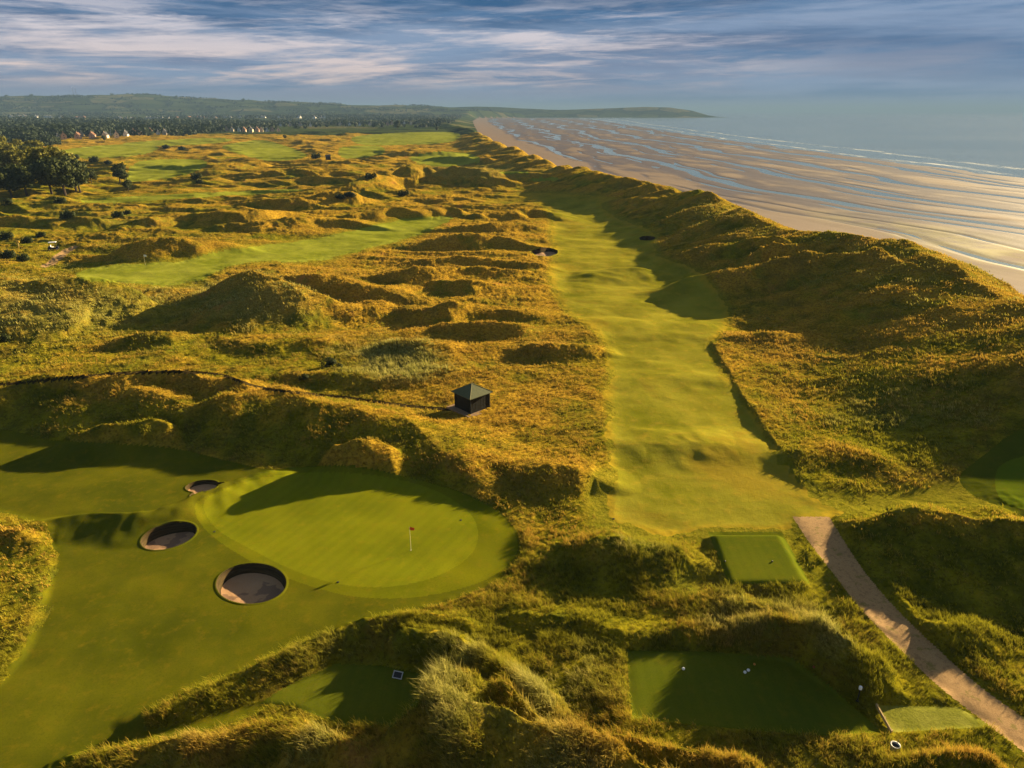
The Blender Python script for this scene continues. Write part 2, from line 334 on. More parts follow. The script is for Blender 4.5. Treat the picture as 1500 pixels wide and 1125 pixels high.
# ------------------------------------------------------------------ object helpers
def link(o, parent=None):
    COL.objects.link(o)
    if parent is not None: o.parent = parent
    return o
def tag(o, label=None, cat=None, group=None, kind=None):
    if label: o['label'] = label
    if cat: o['category'] = cat
    if group: o['group'] = group
    if kind: o['kind'] = kind
    return o
def mesh_np(name, V, F, mat, parent=None, smooth=True, attrs=None):
    """V (n,3), F (m,4) or (m,3) int array"""
    me = bpy.data.meshes.new(name)
    n, k = F.shape
    me.vertices.add(len(V)); me.vertices.foreach_set('co', np.ascontiguousarray(V, dtype=np.float32).ravel())
    me.loops.add(n*k); me.loops.foreach_set('vertex_index', np.ascontiguousarray(F, dtype=np.int32).ravel())
    me.polygons.add(n); me.polygons.foreach_set('loop_start', np.arange(0, n*k, k, dtype=np.int32))
    if smooth: me.polygons.foreach_set('use_smooth', np.ones(n, dtype=bool))
    me.update(calc_edges=True)
    for a, arr in (attrs or {}).items():
        at = me.attributes.new(a, 'FLOAT', 'POINT'); at.data.foreach_set('value', np.ascontiguousarray(arr, dtype=np.float32))
    me.materials.append(mat)
    o = bpy.data.objects.new(name, me)
    return link(o, parent)
class MB:
    def __init__(s): s.v = []; s.f = []
    def add(s, v, f):
        n = len(s.v); s.v += [tuple(map(float, q)) for q in v]; s.f += [tuple(i+n for i in q) for q in f]
    def box(s, c, d, rz=0, top=1.0):
        x, y, z = [q/2 for q in d]; ca, sa = math.cos(rz), math.sin(rz); v = []
        for k in (-1, 1):
            t = top if k > 0 else 1
            for i, j in ((-1, -1), (1, -1), (1, 1), (-1, 1)):
                a, b = i*x*t, j*y*t; v.append((c[0]+a*ca-b*sa, c[1]+a*sa+b*ca, c[2]+k*z))
        s.add(v, [(3, 2, 1, 0), (4, 5, 6, 7), (0, 1, 5, 4), (1, 2, 6, 5), (2, 3, 7, 6), (3, 0, 4, 7)])
    def tube(s, p, q, r0, r1=None, n=8):
        r1 = r0 if r1 is None else r1
        p, q = Vector(p), Vector(q); d = (q-p).normalized()
        a = d.orthogonal().normalized(); b = d.cross(a); v = []
        for c, r in ((p, r0), (q, r1)):
            for i in range(n):
                t = 2*math.pi*i/n; v.append(c+a*math.cos(t)*r+b*math.sin(t)*r)
        f = [(i, (i+1) % n, n+(i+1) % n, n+i) for i in range(n)]
        f += [tuple(range(n))[::-1], tuple(range(n, 2*n))]
        s.add(v, f)
    def ball(s, c, r, n=8, m=5, sq=(1, 1, 1)):
        v = []; f = []
        for j in range(m+1):
            ph = math.pi*j/m
            for i in range(n):
                t = 2*math.pi*i/n
                v.append((c[0]+r*sq[0]*math.sin(ph)*math.cos(t), c[1]+r*sq[1]*math.sin(ph)*math.sin(t), c[2]+r*sq[2]*math.cos(ph)))
        for j in range(m):
            for i in range(n):
                f.append((j*n+i, (j+1)*n+i, (j+1)*n+(i+1) % n, j*n+(i+1) % n))
        s.add(v, f)
    def build(s, name, mat, parent=None, smooth=False):
        me = bpy.data.meshes.new(name); me.from_pydata(s.v, [], s.f); me.materials.append(mat)
        if smooth: me.polygons.foreach_set('use_smooth', [True]*len(me.polygons))
        me.update()
        return link(bpy.data.objects.new(name, me), parent)
def empty(name, loc, rz=0):
    o = bpy.data.objects.new(name, None); o.location = [float(q) for q in loc]; o.rotation_euler = (0, 0, rz); o.empty_display_size = .3
    return link(o)
def copy_tree(o, parent=None):
    c = o.copy(); COL.objects.link(c)
    if parent is not None: c.parent = parent
    for ch in list(o.children): copy_tree(ch, c)
    return c
def hz(x, y): return float(height(np.array([float(x)]), np.array([float(y)]))[0])
def ground_at(px, py):
    """first point of the modelled ground met by the line of sight through a pixel"""
    u, v = (px-750.0)/1000.0, (562.5-py)/1000.0
    d = np.array([u, CP+v*SP, -SP+v*CP])
    t = np.linspace(19/abs(d[2]), min(34/abs(d[2]), 3500), 400)
    X, Y, Z = d[0]*t, d[1]*t, CAMZ+d[2]*t
    h = height(X, Y); i = np.argmax(Z < h)
    if i == 0: return P(px, py, 0)
    a = (Z[i-1]-h[i-1])/max(1e-6, (Z[i-1]-h[i-1])-(Z[i]-h[i]))
    tt = t[i-1]+a*(t[i]-t[i-1])
    x, y = d[0]*tt, d[1]*tt
    return np.array([x, y, hz(x, y)])

# ------------------------------------------------------------------ materials
class NT:
    def __init__(s, name):
        s.m = bpy.data.materials.new(name); s.m.use_nodes = True; s.t = s.m.node_tree; s.t.nodes.clear()
        s.out = s.n('ShaderNodeOutputMaterial')
    def n(s, kind, **kw):
        o = s.t.nodes.new(kind)
        for k, v in kw.items(): setattr(o, k, v)
        return o
    def l(s, a, b): s.t.links.new(a, b)
    def coord(s): return s.n('ShaderNodeNewGeometry').outputs['Position']
    def noise(s, scale, detail=3, rough=.55, vec=None, stretch=None, dist=0):
        v = vec if vec is not None else s.coord()
        if stretch:
            mp = s.n('ShaderNodeMapping'); mp.inputs['Scale'].default_value = stretch; s.l(v, mp.inputs[0]); v = mp.outputs[0]
        o = s.n('ShaderNodeTexNoise'); o.inputs['Scale'].default_value = scale; o.inputs['Detail'].default_value = detail
        o.inputs['Roughness'].default_value = rough; o.inputs['Distortion'].default_value = dist; s.l(v, o.inputs['Vector'])
        return o.outputs[0]
    def attr(s, name): return s.n('ShaderNodeAttribute', attribute_name=name).outputs['Fac']
    def math(s, op, a, b=None, clamp=False):
        o = s.n('ShaderNodeMath', operation=op, use_clamp=clamp)
        for i, q in enumerate((a, b)):
            if q is None: continue
            if isinstance(q, (int, float)): o.inputs[i].default_value = q
            else: s.l(q, o.inputs[i])
        return o.outputs[0]
    def ramp(s, f, a, b):
        o = s.n('ShaderNodeMapRange', interpolation_type='SMOOTHSTEP'); s.l(f, o.inputs['Value'])
        o.inputs['From Min'].default_value = a; o.inputs['From Max'].default_value = b
        return o.outputs[0]
    def mix(s, f, a, b, mode='MIX'):
        o = s.n('ShaderNodeMix', data_type='RGBA', blend_type=mode)
        for i, q in ((0, f), (6, a), (7, b)):
            if isinstance(q, (int, float)): o.inputs[i].default_value = q
            elif isinstance(q, tuple): o.inputs[i].default_value = (*q, 1)
            else: s.l(q, o.inputs[i])
        return o.outputs[2]
    def bsdf(s, col, rough=.9, spec=.2, bump=None, bs=.3, bd=.1, transl=None, metal=0, ior=None):
        p = s.n('ShaderNodeBsdfPrincipled')
        if isinstance(col, tuple): p.inputs['Base Color'].default_value = (*col, 1)
        else: s.l(col, p.inputs['Base Color'])
        if isinstance(rough, (int, float)): p.inputs['Roughness'].default_value = rough
        else: s.l(rough, p.inputs['Roughness'])
        p.inputs['Specular IOR Level'].default_value = spec; p.inputs['Metallic'].default_value = metal
        if ior: p.inputs['IOR'].default_value = ior
        if bump is not None:
            b = s.n('ShaderNodeBump'); b.inputs['Strength'].default_value = bs; b.inputs['Distance'].default_value = bd
            s.l(bump, b.inputs['Height']); s.l(b.outputs[0], p.inputs['Normal'])
        o = p.outputs[0]
        if transl:
            t = s.n('ShaderNodeBsdfTranslucent'); s.l(col, t.inputs[0]) if not isinstance(col, tuple) else None
            mx = s.n('ShaderNodeMixShader'); mx.inputs[0].default_value = transl; s.l(o, mx.inputs[1]); s.l(t.outputs[0], mx.inputs[2]); o = mx.outputs[0]
        s.l(o, s.out.inputs[0])
        return s.m
def simple(name, col, rough=.7, spec=.3, var=.2, scale=3.0, bump=0.0, metal=0):
    n = NT(name); f = n.noise(scale, 4)
    c = n.mix(f, tuple(q*(1-var) for q in col), tuple(min(1, q*(1+var)) for q in col))
    return n.bsdf(c, rough, spec, f if bump else None, bump, .05, metal=metal)

G_GREEN = (.150, .200, .008); 
def mat_rough():
    n = NT('rough_grass_ground')
    tan, mar, semi = n.attr('tan'), n.attr('marram'), n.attr('semi')
    f1 = n.noise(.35, 5, .65); f2 = n.noise(2.2, 4, .7); f3 = n.noise(.05, 4, .6); f4 = n.noise(7.0, 3, .7, stretch=(1, .5, 1))
    green = n.mix(n.ramp(f1, .35, .7), (.095, .10, .006), (.28, .245, .012))
    orange = n.mix(n.ramp(f2, .3, .7), (.23, .13, .014), (.50, .315, .030))
    pale = n.mix(n.ramp(f4, .35, .7), (.13, .125, .025), (.38, .33, .09))
    k = n.math('ADD', tan, n.math('MULTIPLY', n.math('SUBTRACT', f3, .5), 1.3)); k = n.math('ADD', k, n.math('MULTIPLY', n.math('SUBTRACT', f1, .5), 1.1))
    brown = n.mix(f2, (.11, .085, .012), (.27, .185, .025))
    c = n.mix(n.ramp(k, .25, .8), green, orange)
    c = n.mix(n.math('MULTIPLY', n.ramp(n.noise(.085, 5, .72, dist=.6), .50, .64), .75), c, brown)
    c = n.mix(n.math('MULTIPLY', n.ramp(n.noise(.13, 5, .7, stretch=(1, .6, 1)), .52, .66), .65), c, n.mix(f1, (.09, .11, .01), (.22, .23, .02)))
    km = n.math('ADD', mar, n.math('MULTIPLY', n.math('SUBTRACT', f2, .5), .6))
    c = n.mix(n.ramp(km, .3, .9), c, pale)
    sp = n.ramp(f4, .62, .8); c = n.mix(n.math('MULTIPLY', sp, .5), c, (.40, .33, .10))
    sd = n.ramp(n.noise(3.6, 4, .75), .50, .36); c = n.mix(n.math('MULTIPLY', sd, .6), c, (.045, .038, .006))
    rust = n.ramp(n.noise(.12, 5, .7), .60, .72); c = n.mix(n.math('MULTIPLY', rust, n.math('MULTIPLY', tan, .55)), c, (.42, .155, .06))
    fcol = n.mix(n.ramp(f2, .3, .7), (.145, .15, .010), (.26, .225, .02)); c = n.mix(n.math('MULTIPLY', n.ramp(n.math('ADD', semi, n.math('MULTIPLY', n.math('SUBTRACT', f1, .5), .5)), .15, .75), .85), c, fcol)
    bm = n.math('ADD', n.math('MULTIPLY', f2, .7), n.math('MULTIPLY', n.noise(9, 4, .8), .35))
    return n.bsdf(c, .95, 0.0, bm, 1.0, .55)
def mat_mown(name, a, b, c3, fs=1.0, bump=.25, stripe=None, edge=False):
    n = NT(name)
    f1 = n.noise(.16*fs, 4, .6); f2 = n.noise(1.1*fs, 5, .7); f3 = n.noise(9, 3, .7)
    c = n.mix(n.ramp(f1, .3, .72), a, b)
    c = n.mix(n.math('MULTIPLY', n.ramp(f2, .48, .75), .65), c, c3)
    c = n.mix(n.math('MULTIPLY', n.ramp(f3, .45, .7), .30), c, tuple(q*.55 for q in a))
    if stripe:
        w = n.n('ShaderNodeTexWave', wave_type='BANDS', bands_direction='X', wave_profile='SIN'); mp = n.n('ShaderNodeMapping'); mp.inputs['Rotation'].default_value = (0, 0, stripe[1]); n.l(n.coord(), mp.inputs[0]); n.l(mp.outputs[0], w.inputs['Vector'])
        w.inputs['Scale'].default_value = stripe[0]; w.inputs['Distortion'].default_value = .6
        c = n.mix(n.math('MULTIPLY', n.ramp(w.outputs['Fac'], .35, .65), stripe[2]), c, tuple(q*1.35 for q in b))
    if edge:
        br = n.ramp(n.noise(.055, 5, .7, dist=.8), .50, .68); c = n.mix(n.math('MULTIPLY', br, .6), c, n.mix(f2, (.16, .115, .012), (.30, .20, .02)))
        dk = n.ramp(n.noise(.09, 5, .7, stretch=(1, .5, 1)), .54, .66); c = n.mix(n.math('MULTIPLY', dk, .5), c, (.10, .115, .006))
        e = n.math('ADD', n.attr('edge'), n.math('MULTIPLY', n.math('SUBTRACT', f1, .5), 1.0)); e = n.math('ADD', e, n.math('MULTIPLY', n.math('SUBTRACT', f2, .5), .5))
        c = n.mix(n.math('MULTIPLY', n.ramp(e, .12, .75), .9), c, n.mix(f2, (.17, .13, .010), (.40, .28, .022)))
    return n.bsdf(c, .9, 0.0, n.math('ADD', f2, n.math('MULTIPLY', f3, .3)), bump, .12)
M = {}
M['rough'] = mat_rough()
M['green'] = mat_mown('putting_green_turf', (.125, .142, .005), (.170, .176, .006), (.20, .17, .008), 1.0, .06, (.32, .5, .10))
M['apron'] = mat_mown('apron_turf', (.060, .070, .004), (.110, .108, .005), (.145, .112, .007), 1.0, .12)
M['collar'] = mat_mown('collar_turf', (.090, .105, .004), (.145, .145, .005), (.18, .145, .008), 1.0, .08)
M['fair'] = mat_mown('fairway_turf', (.165, .160, .012), (.270, .245, .024), (.33, .235, .024), .7, .55, None, True)
M['tee'] = mat_mown('tee_turf', (.070, .090, .006), (.100, .112, .007), (.125, .115, .009), 1.2, .12, (.42, 0.0, .08))
M['tee2'] = mat_mown('right_green_turf', (.075, .11, .006), (.10, .13, .007), (.11, .11, .008), 1.2, .06)  # darker than the near green: its shade is put into the colour
M['tee3'] = mat_mown('right_surround_turf', (.05, .065, .005), (.085, .095, .006), (.11, .09, .008), 1.0, .2)  # surround lies in shade, painted here as a darker base colour
M['mat'] = mat_mown('practice_turf', (.15, .16, .02), (.23, .23, .04), (.10, .11, .012), 6, .4)
M['fairl'] = mat_mown('left_fairway_turf', (.16, .185, .014), (.26, .275, .032), (.31, .29, .035), .7, .55)
def mat_path():
    n = NT('path_gravel'); f = n.noise(.5, 5, .65); g = n.noise(14, 4, .8); v = n.noise(3, 4, .7)
    c = n.mix(f, (.23, .135, .055), (.38, .235, .10)); c = n.mix(n.math('MULTIPLY', n.ramp(g, .4, .7), .5), c, (.48, .33, .16)); c = n.mix(n.math('MULTIPLY', n.ramp(v, .5, .66), .55), c, (.16, .095, .045)); c = n.mix(n.math('MULTIPLY', n.ramp(n.noise(.9, 5, .75), .56, .64), .6), c, (.13, .12, .015))
    return n.bsdf(c, .95, .1, g, .5, .05)
M['path'] = mat_path(); M['trail'] = simple('worn_track', (.030, .022, .008), .95, .0, .4, 1.5, .3)
def mat_fields():
    n = NT('field_patchwork')
    mp = n.n('ShaderNodeMapping'); mp.inputs['Scale'].default_value = (1/190, 1/150, 0); mp.inputs['Rotation'].default_value = (0, 0, .3); n.l(n.coord(), mp.inputs[0])
    v = n.n('ShaderNodeTexVoronoi', feature='F1'); n.l(mp.outputs[0], v.inputs['Vector']); v.inputs['Scale'].default_value = 1
    e = n.n('ShaderNodeTexVoronoi', feature='DISTANCE_TO_EDGE'); n.l(mp.outputs[0], e.inputs['Vector']); e.inputs['Scale'].default_value = 1
    sp = n.n('ShaderNodeSeparateColor'); n.l(v.outputs['Color'], sp.inputs[0])
    c = n.mix(sp.outputs[0], (.018, .032, .012), (.055, .07, .022)); c = n.mix(n.ramp(sp.outputs[1], .80, .87), c, (.12, .11, .05))
    c = n.mix(n.ramp(n.noise(.02, 5, .7), .42, .66), c, (.05, .07, .02))
    h = n.ramp(n.math('ADD', e.outputs['Distance'], n.math('MULTIPLY', n.math('SUBTRACT', n.noise(.03, 4, .7), .5), .06)), .05, .03); c = n.mix(h, c, (.02, .03, .01))
    return n.bsdf(c, .95, 0.0, n.noise(.15, 4, .7), .6, 3)
M['fields'] = mat_fields()
def mat_beach():
    n = NT('beach_sand')
    sx = n.n('ShaderNodeSeparateXYZ'); n.l(n.coord(), sx.inputs[0]); z = sx.outputs[2]
    f = n.noise(.05, 5, .65); g = n.noise(.4, 5, .7)
    dry = n.mix(f, (.080, .049, .034), (.130, .080, .053))
    wet = n.mix(g, (.042, .030, .028), (.090, .060, .050))
    k = n.math('ADD', z, n.math('MULTIPLY', n.math('SUBTRACT', f, .5), .35))
    w = n.ramp(k, -6.84, -6.60)
    c = n.mix(w, wet, dry)
    wr = n.ramp(n.noise(.09, 5, .7), .60, .66); wk = n.math('MULTIPLY', wr, n.ramp(k, -6.2, -5.0)); c = n.mix(n.math('MULTIPLY', wk, .6), c, (.12, .07, .045))
    al = n.math('MULTIPLY', n.attr('algae'), n.ramp(n.noise(.07, 4, .7), .35, .6)); c = n.mix(al, c, (.20, .17, .035))
    ro = n.math('ADD', n.math('MULTIPLY', w, .42), .52)
    return n.bsdf(c, ro, .2, g, .25, .15)
M['beach'] = mat_beach()
def mat_sea():
    n = NT('sea_water')
    f = n.noise(.12, 4, .6, stretch=(1, .35, 1)); g = n.noise(1.3, 3, .6, stretch=(1, .6, 1))
    c = n.mix(n.ramp(n.noise(.004, 4, .6), .35, .65), (.10, .16, .17), (.15, .21, .21))
    foam = n.math('MULTIPLY', n.attr('foam'), n.ramp(n.noise(.10, 5, .75, stretch=(1, .25, 1)), .42, .62)); c = n.mix(n.math('MULTIPLY', foam, .65), c, (.70, .69, .72))
    return n.bsdf(c, n.math('ADD', n.math('MULTIPLY', foam, .6), .16), .5, n.math('ADD', f, n.math('MULTIPLY', g, .25)), .35, .5, ior=1.33)
M['sea'] = mat_sea()
M['bsand'] = None
def mat_bsand():
    n = NT('bunker_sand'); f = n.noise(.8, 4, .6); g = n.noise(12, 4, .75); w = n.noise(.55, 3, .5)
    c = n.mix(f, (.30, .175, .085), (.42, .255, .13)); c = n.mix(n.math('MULTIPLY', n.ramp(g, .45, .7), .3), c, (.42, .31, .25))
    c = n.mix(n.math('MULTIPLY', n.ramp(w, .56, .59), .6), c, (.12, .075, .055))
    return n.bsdf(c, .9, .1, n.math('ADD', g, n.math('MULTIPLY', f, 1.0)), .5, .06)
M['bsand'] = mat_bsand()
def mat_revet():
    n = NT('revetted_turf'); mp = n.n('ShaderNodeMapping'); mp.inputs['Scale'].default_value = (.6, .6, 13); n.l(n.coord(), mp.inputs[0])
    f = n.noise(1, 4, .7, vec=mp.outputs[0]); g = n.noise(6, 4, .7)
    c = n.mix(n.ramp(f, .35, .65), (.022, .016, .009), (.075, .052, .025)); c = n.mix(n.math('MULTIPLY', g, .3), c, (.05, .045, .015))
    return n.bsdf(c, .95, .05, f, .8, .06)
M['revet'] = mat_revet()

# ------------------------------------------------------------------ the ground sheet
az = np.concatenate([R(-180)+np.arange(0, 24)/24*R(180-62), np.linspace(R(-62), R(-49), 60)[:-1], np.linspace(R(-49), R(49), 1500), np.linspace(R(49), R(62), 60)[1:], R(62)+np.arange(1, 25)/24*R(180-62)])
rs = [4.0]
while rs[-1] < 9000:
    r = rs[-1]
    rs.append(r+(r*.05 if r < 19 else .085 if r < 28 else r*.0031 if r < 420 else r*.0042 if r < 1200 else r*.010))
rs = np.array(rs)
A, RR = np.meshgrid(az, rs)
GXm, GYm = np.sin(A)*RR, np.cos(A)*RR
GZm = height(GXm, GYm)
NR, NC = GXm.shape
print('grid', NR, NC)
VX, VY, VZ = GXm.ravel(), GYm.ravel(), GZm.ravel()
idx = np.arange(NR*NC).reshape(NR, NC)
Q = np.stack([idx[:-1, :-1], idx[:-1, 1:], idx[1:, 1:], idx[1:, :-1]], -1).reshape(-1, 4)[:, ::-1]
fx = VX[Q].mean(1); fy = VY[Q].mean(1); fz = VZ[Q].mean(1)
fpx, fpy = PIX(fx, fy, fz)
front = fy > 8
# bunkers: rim ellipses on the ground
bunk = []
for cx, cy, rx, ry, dp, tilt in BUNK:
    tt = np.arange(72)/72*2*np.pi
    pts = np.array([ground_at(cx+rx*math.cos(t), cy-ry*math.sin(t)+tilt*rx*math.cos(t)) for t in tt])
    c = pts.mean(0); d = pts-c; th = np.arctan2(d[:, 1], d[:, 0]); rr_ = np.hypot(d[:, 0], d[:, 1]); o_ = np.argsort(th); th, rr_ = th[o_], rr_[o_]
    k5 = np.ones(7)/7; rr_ = np.convolve(np.concatenate([rr_[-3:], rr_, rr_[:3]]), k5, 'valid')
    bunk.append(dict(c=c, th=th, rr=rr_, dep=dp))
def rimr(b, t): return np.interp(t, b['th'], b['rr'], period=2*np.pi)
def bell(b, X, Y, k=1.0):
    dx, dy = X-b['c'][0], Y-b['c'][1]
    return np.hypot(dx, dy)/(rimr(b, np.arctan2(dy, dx))*k)
region = np.zeros(len(Q), np.int8)     # 0 rough
_sc = np.clip(60/np.maximum(fy, 5), .05, 1.6)
jx = fpx+_sc*(8*pn(fx/1.1, fy/1.1, 61)+15*pn(fx/4.5, fy/4.5, 62)); jy = fpy+_sc*(3*pn(fx/1.1, fy/1.1, 63)+5*pn(fx/4.5, fy/4.5, 64))
def setr(poly, code, cond=None):
    m = (inpoly(jx, jy, poly) if code in (3, 4, 5, 0) else inpoly(fpx, fpy, poly)) & front
    if cond is not None: m &= cond
    region[m] = code
u_f = coast_u(fx, fy)
setr(APRON, 2); setr(COLLAR, 16); setr(GREEN, 1); setr(LEFTROUGH, 0)
setr(FAIR, 3); setr(FAIRL, 4)
for p in FAR_FAIR: setr(p, 5)
for k, p in enumerate((TEE_A, TEE_B, TEE_C)): setr(p, 6+k)
setr(TEE_D, 9); setr(APRON_R, 10); setr(GREEN_R, 11)
for tl in TRAILS[:1]: setr(ribbon(tl, [2.2]*len(tl))[:], 15) if False else setr([(x, y-2.4) for x, y in [tuple(q) for q in smooth_line(tl, 5)]]+[(x, y+2.0) for x, y in [tuple(q) for q in smooth_line(tl, 5)]][::-1], 15)
setr(PATH, 12, fy > 15); setr(PATH2, 13)
far_edge = 1010+60*pn(fx/160, fy/160, 71)-.10*fx
region[(fy > far_edge) & (region == 0)] = 14
region[(u_f > -1.5) & (fy < 4600)] = 20
region[(region != 20) & (u_f > -2) & (fy < 1500)] = 20
hole = np.zeros(len(Q), bool)
for b in bunk: hole |= (bell(b, fx, fy) < .99)
region[hole] = 99
# soft land attributes
px0, py0 = PIX(VX, VY, VZ)
rV = np.hypot(VX, VY)
def blob(cx, cy, sx, sy): return np.exp(-((px0-cx)/sx)**2-((py0-cy)/sy)**2)
def gblur(Zg, b):
    for ax in (0, 1):
        pad = [(0, 0), (0, 0)]; pad[ax] = (b+1, b); c = np.cumsum(np.pad(Zg, pad, mode='edge'), axis=ax)
        Zg = (c[2*b+1:]-c[:-(2*b+1)])/(2*b+1) if ax == 0 else (c[:, 2*b+1:]-c[:, :-(2*b+1)])/(2*b+1)
    return Zg
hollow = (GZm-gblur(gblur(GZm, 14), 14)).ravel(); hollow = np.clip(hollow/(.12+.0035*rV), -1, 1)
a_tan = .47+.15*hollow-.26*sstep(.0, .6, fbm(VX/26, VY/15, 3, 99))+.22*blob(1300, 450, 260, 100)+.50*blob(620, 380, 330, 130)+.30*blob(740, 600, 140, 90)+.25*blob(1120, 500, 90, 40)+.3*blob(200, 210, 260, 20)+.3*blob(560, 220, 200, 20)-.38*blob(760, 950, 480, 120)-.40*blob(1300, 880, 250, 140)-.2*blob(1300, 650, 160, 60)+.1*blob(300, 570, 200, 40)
a_semi = look(m_semi, px0, py0)*(VY > 8)
a_edge = np.clip(1.25-1.35*look(m_fair, px0, py0), 0, 1)
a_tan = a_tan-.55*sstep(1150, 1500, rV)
a_mar = .08+.55*blob(70, 450, 190, 60)+.5*blob(380, 440, 140, 50)+.30*blob(1300, 400, 300, 90)+.85*blob(580, 530, 80, 35)+.30*blob(700, 1000, 330, 70)+.35*blob(1150, 910, 160, 45)+.5*blob(700, 250, 160, 20)+.35*blob(1350, 600, 160, 50)+.3*blob(1020, 300, 90, 40)+.35*blob(150, 320, 200, 30)
a_mar = a_mar+.34*sstep(1.0, 2.2, VZ)*(1-sstep(40, 62, rV))*(.55+.9*fbm(VX/4, VY/4, 2, 97))
MATS = {0: 'rough', 1: 'green', 2: 'apron', 3: 'fair', 4: 'fairl', 5: 'fairl', 6: 'tee', 7: 'tee', 8: 'tee', 9: 'mat', 10: 'tee3', 11: 'tee2', 12: 'path', 13: 'path', 14: 'fields', 15: 'trail', 16: 'collar', 20: 'beach'}
NAMES = {0: ('ground', 'hummocky dune ground under tawny and green rough grass'), 1: ('putting_green', 'oval putting green with flag, half in dune shadow'),
         2: ('approach', 'mown apron and approach round the near green and its bunkers'), 3: ('fairway', 'long rolling fairway running up the middle towards the far bank'),
         4: ('fairway', 'bright fairway and green between the dunes left of centre'), 5: ('fairway', 'pale green fairways scattered over the far links'),
         6: ('tee', 'striped square tee beside the top of the gravel path'), 7: ('tee', 'long shaded tee with white markers at the lower right'),
         8: ('tee', 'shaded tee in the hollow behind the foreground dune'), 9: ('tee', 'pale worn tee patch with timber edge beside the gravel path'),
         10: ('approach', 'mown surround of the green at the right edge'), 11: ('putting_green', 'green cut off by the right edge of the picture'),
         12: ('path', 'gravel path running down to the lower right corner'), 13: ('path', 'short pale path above the left green'), 16: ('collar', 'slightly longer mown collar ringing the near putting green'), 15: ('path', 'thin worn track crossing the dunes to the shelter'), 14: ('farmland', 'patchwork of fields on the low hills behind the links'), 20: ('beach', 'tidal beach with sand bars and wet channels')}
for code in sorted(MATS):
    F = Q[region == code]
    if not len(F): print('empty region', code); continue
    used, inv = np.unique(F, return_inverse=True); F2 = inv.reshape(F.shape)
    V = np.stack([VX[used], VY[used], VZ[used]], 1)
    at = {}
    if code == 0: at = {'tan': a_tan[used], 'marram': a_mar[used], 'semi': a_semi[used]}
    if code in (3, 4): at = {'edge': a_edge[used]}
    if code == 20:
        uu = coast_u(V[:, 0], V[:, 1]); at = {'algae': np.exp(-((uu-60)/16)**2)*(1-sstep(200, 330, V[:, 1]))}
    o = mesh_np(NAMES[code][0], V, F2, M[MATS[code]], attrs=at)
    tag(o, NAMES[code][1], kind='structure')
print('regions done')

# ------------------------------------------------------------------ sea
sx = np.concatenate([np.linspace(-1200, -250, 8)[:-1], np.linspace(-250, 1300, 260), np.geomspace(1310, 30000, 30)])
sy = np.concatenate([np.linspace(-300, 60, 6)[:-1], np.linspace(60, 1500, 240), np.geomspace(1520, 58000, 60)])
SX, SY = np.meshgrid(sx, sy); si = np.arange(SX.size).reshape(SX.shape)
SQ = np.stack([si[:-1, :-1], si[:-1, 1:], si[1:, 1:], si[1:, :-1]], -1).reshape(-1, 4)
us = coast_u(SX, SY)/(1+np.clip(SY-400, 0, 3000)/3000)
foam = np.zeros_like(us)
for c, w in ((268, 2.0), (292, 2.5), (330, 3)):
    foam += np.exp(-((us-c-10*pn(SY/190, SY*0, 51+c)-4*pn(SY/50, us/40, 52))/w)**2)
sea = mesh_np('sea', np.stack([SX.ravel(), SY.ravel(), np.full(SX.size, SEA)], 1), SQ, M['sea'], attrs={'foam': foam.ravel()})
tag(sea, 'calm grey blue sea with low lines of surf', kind='structure')

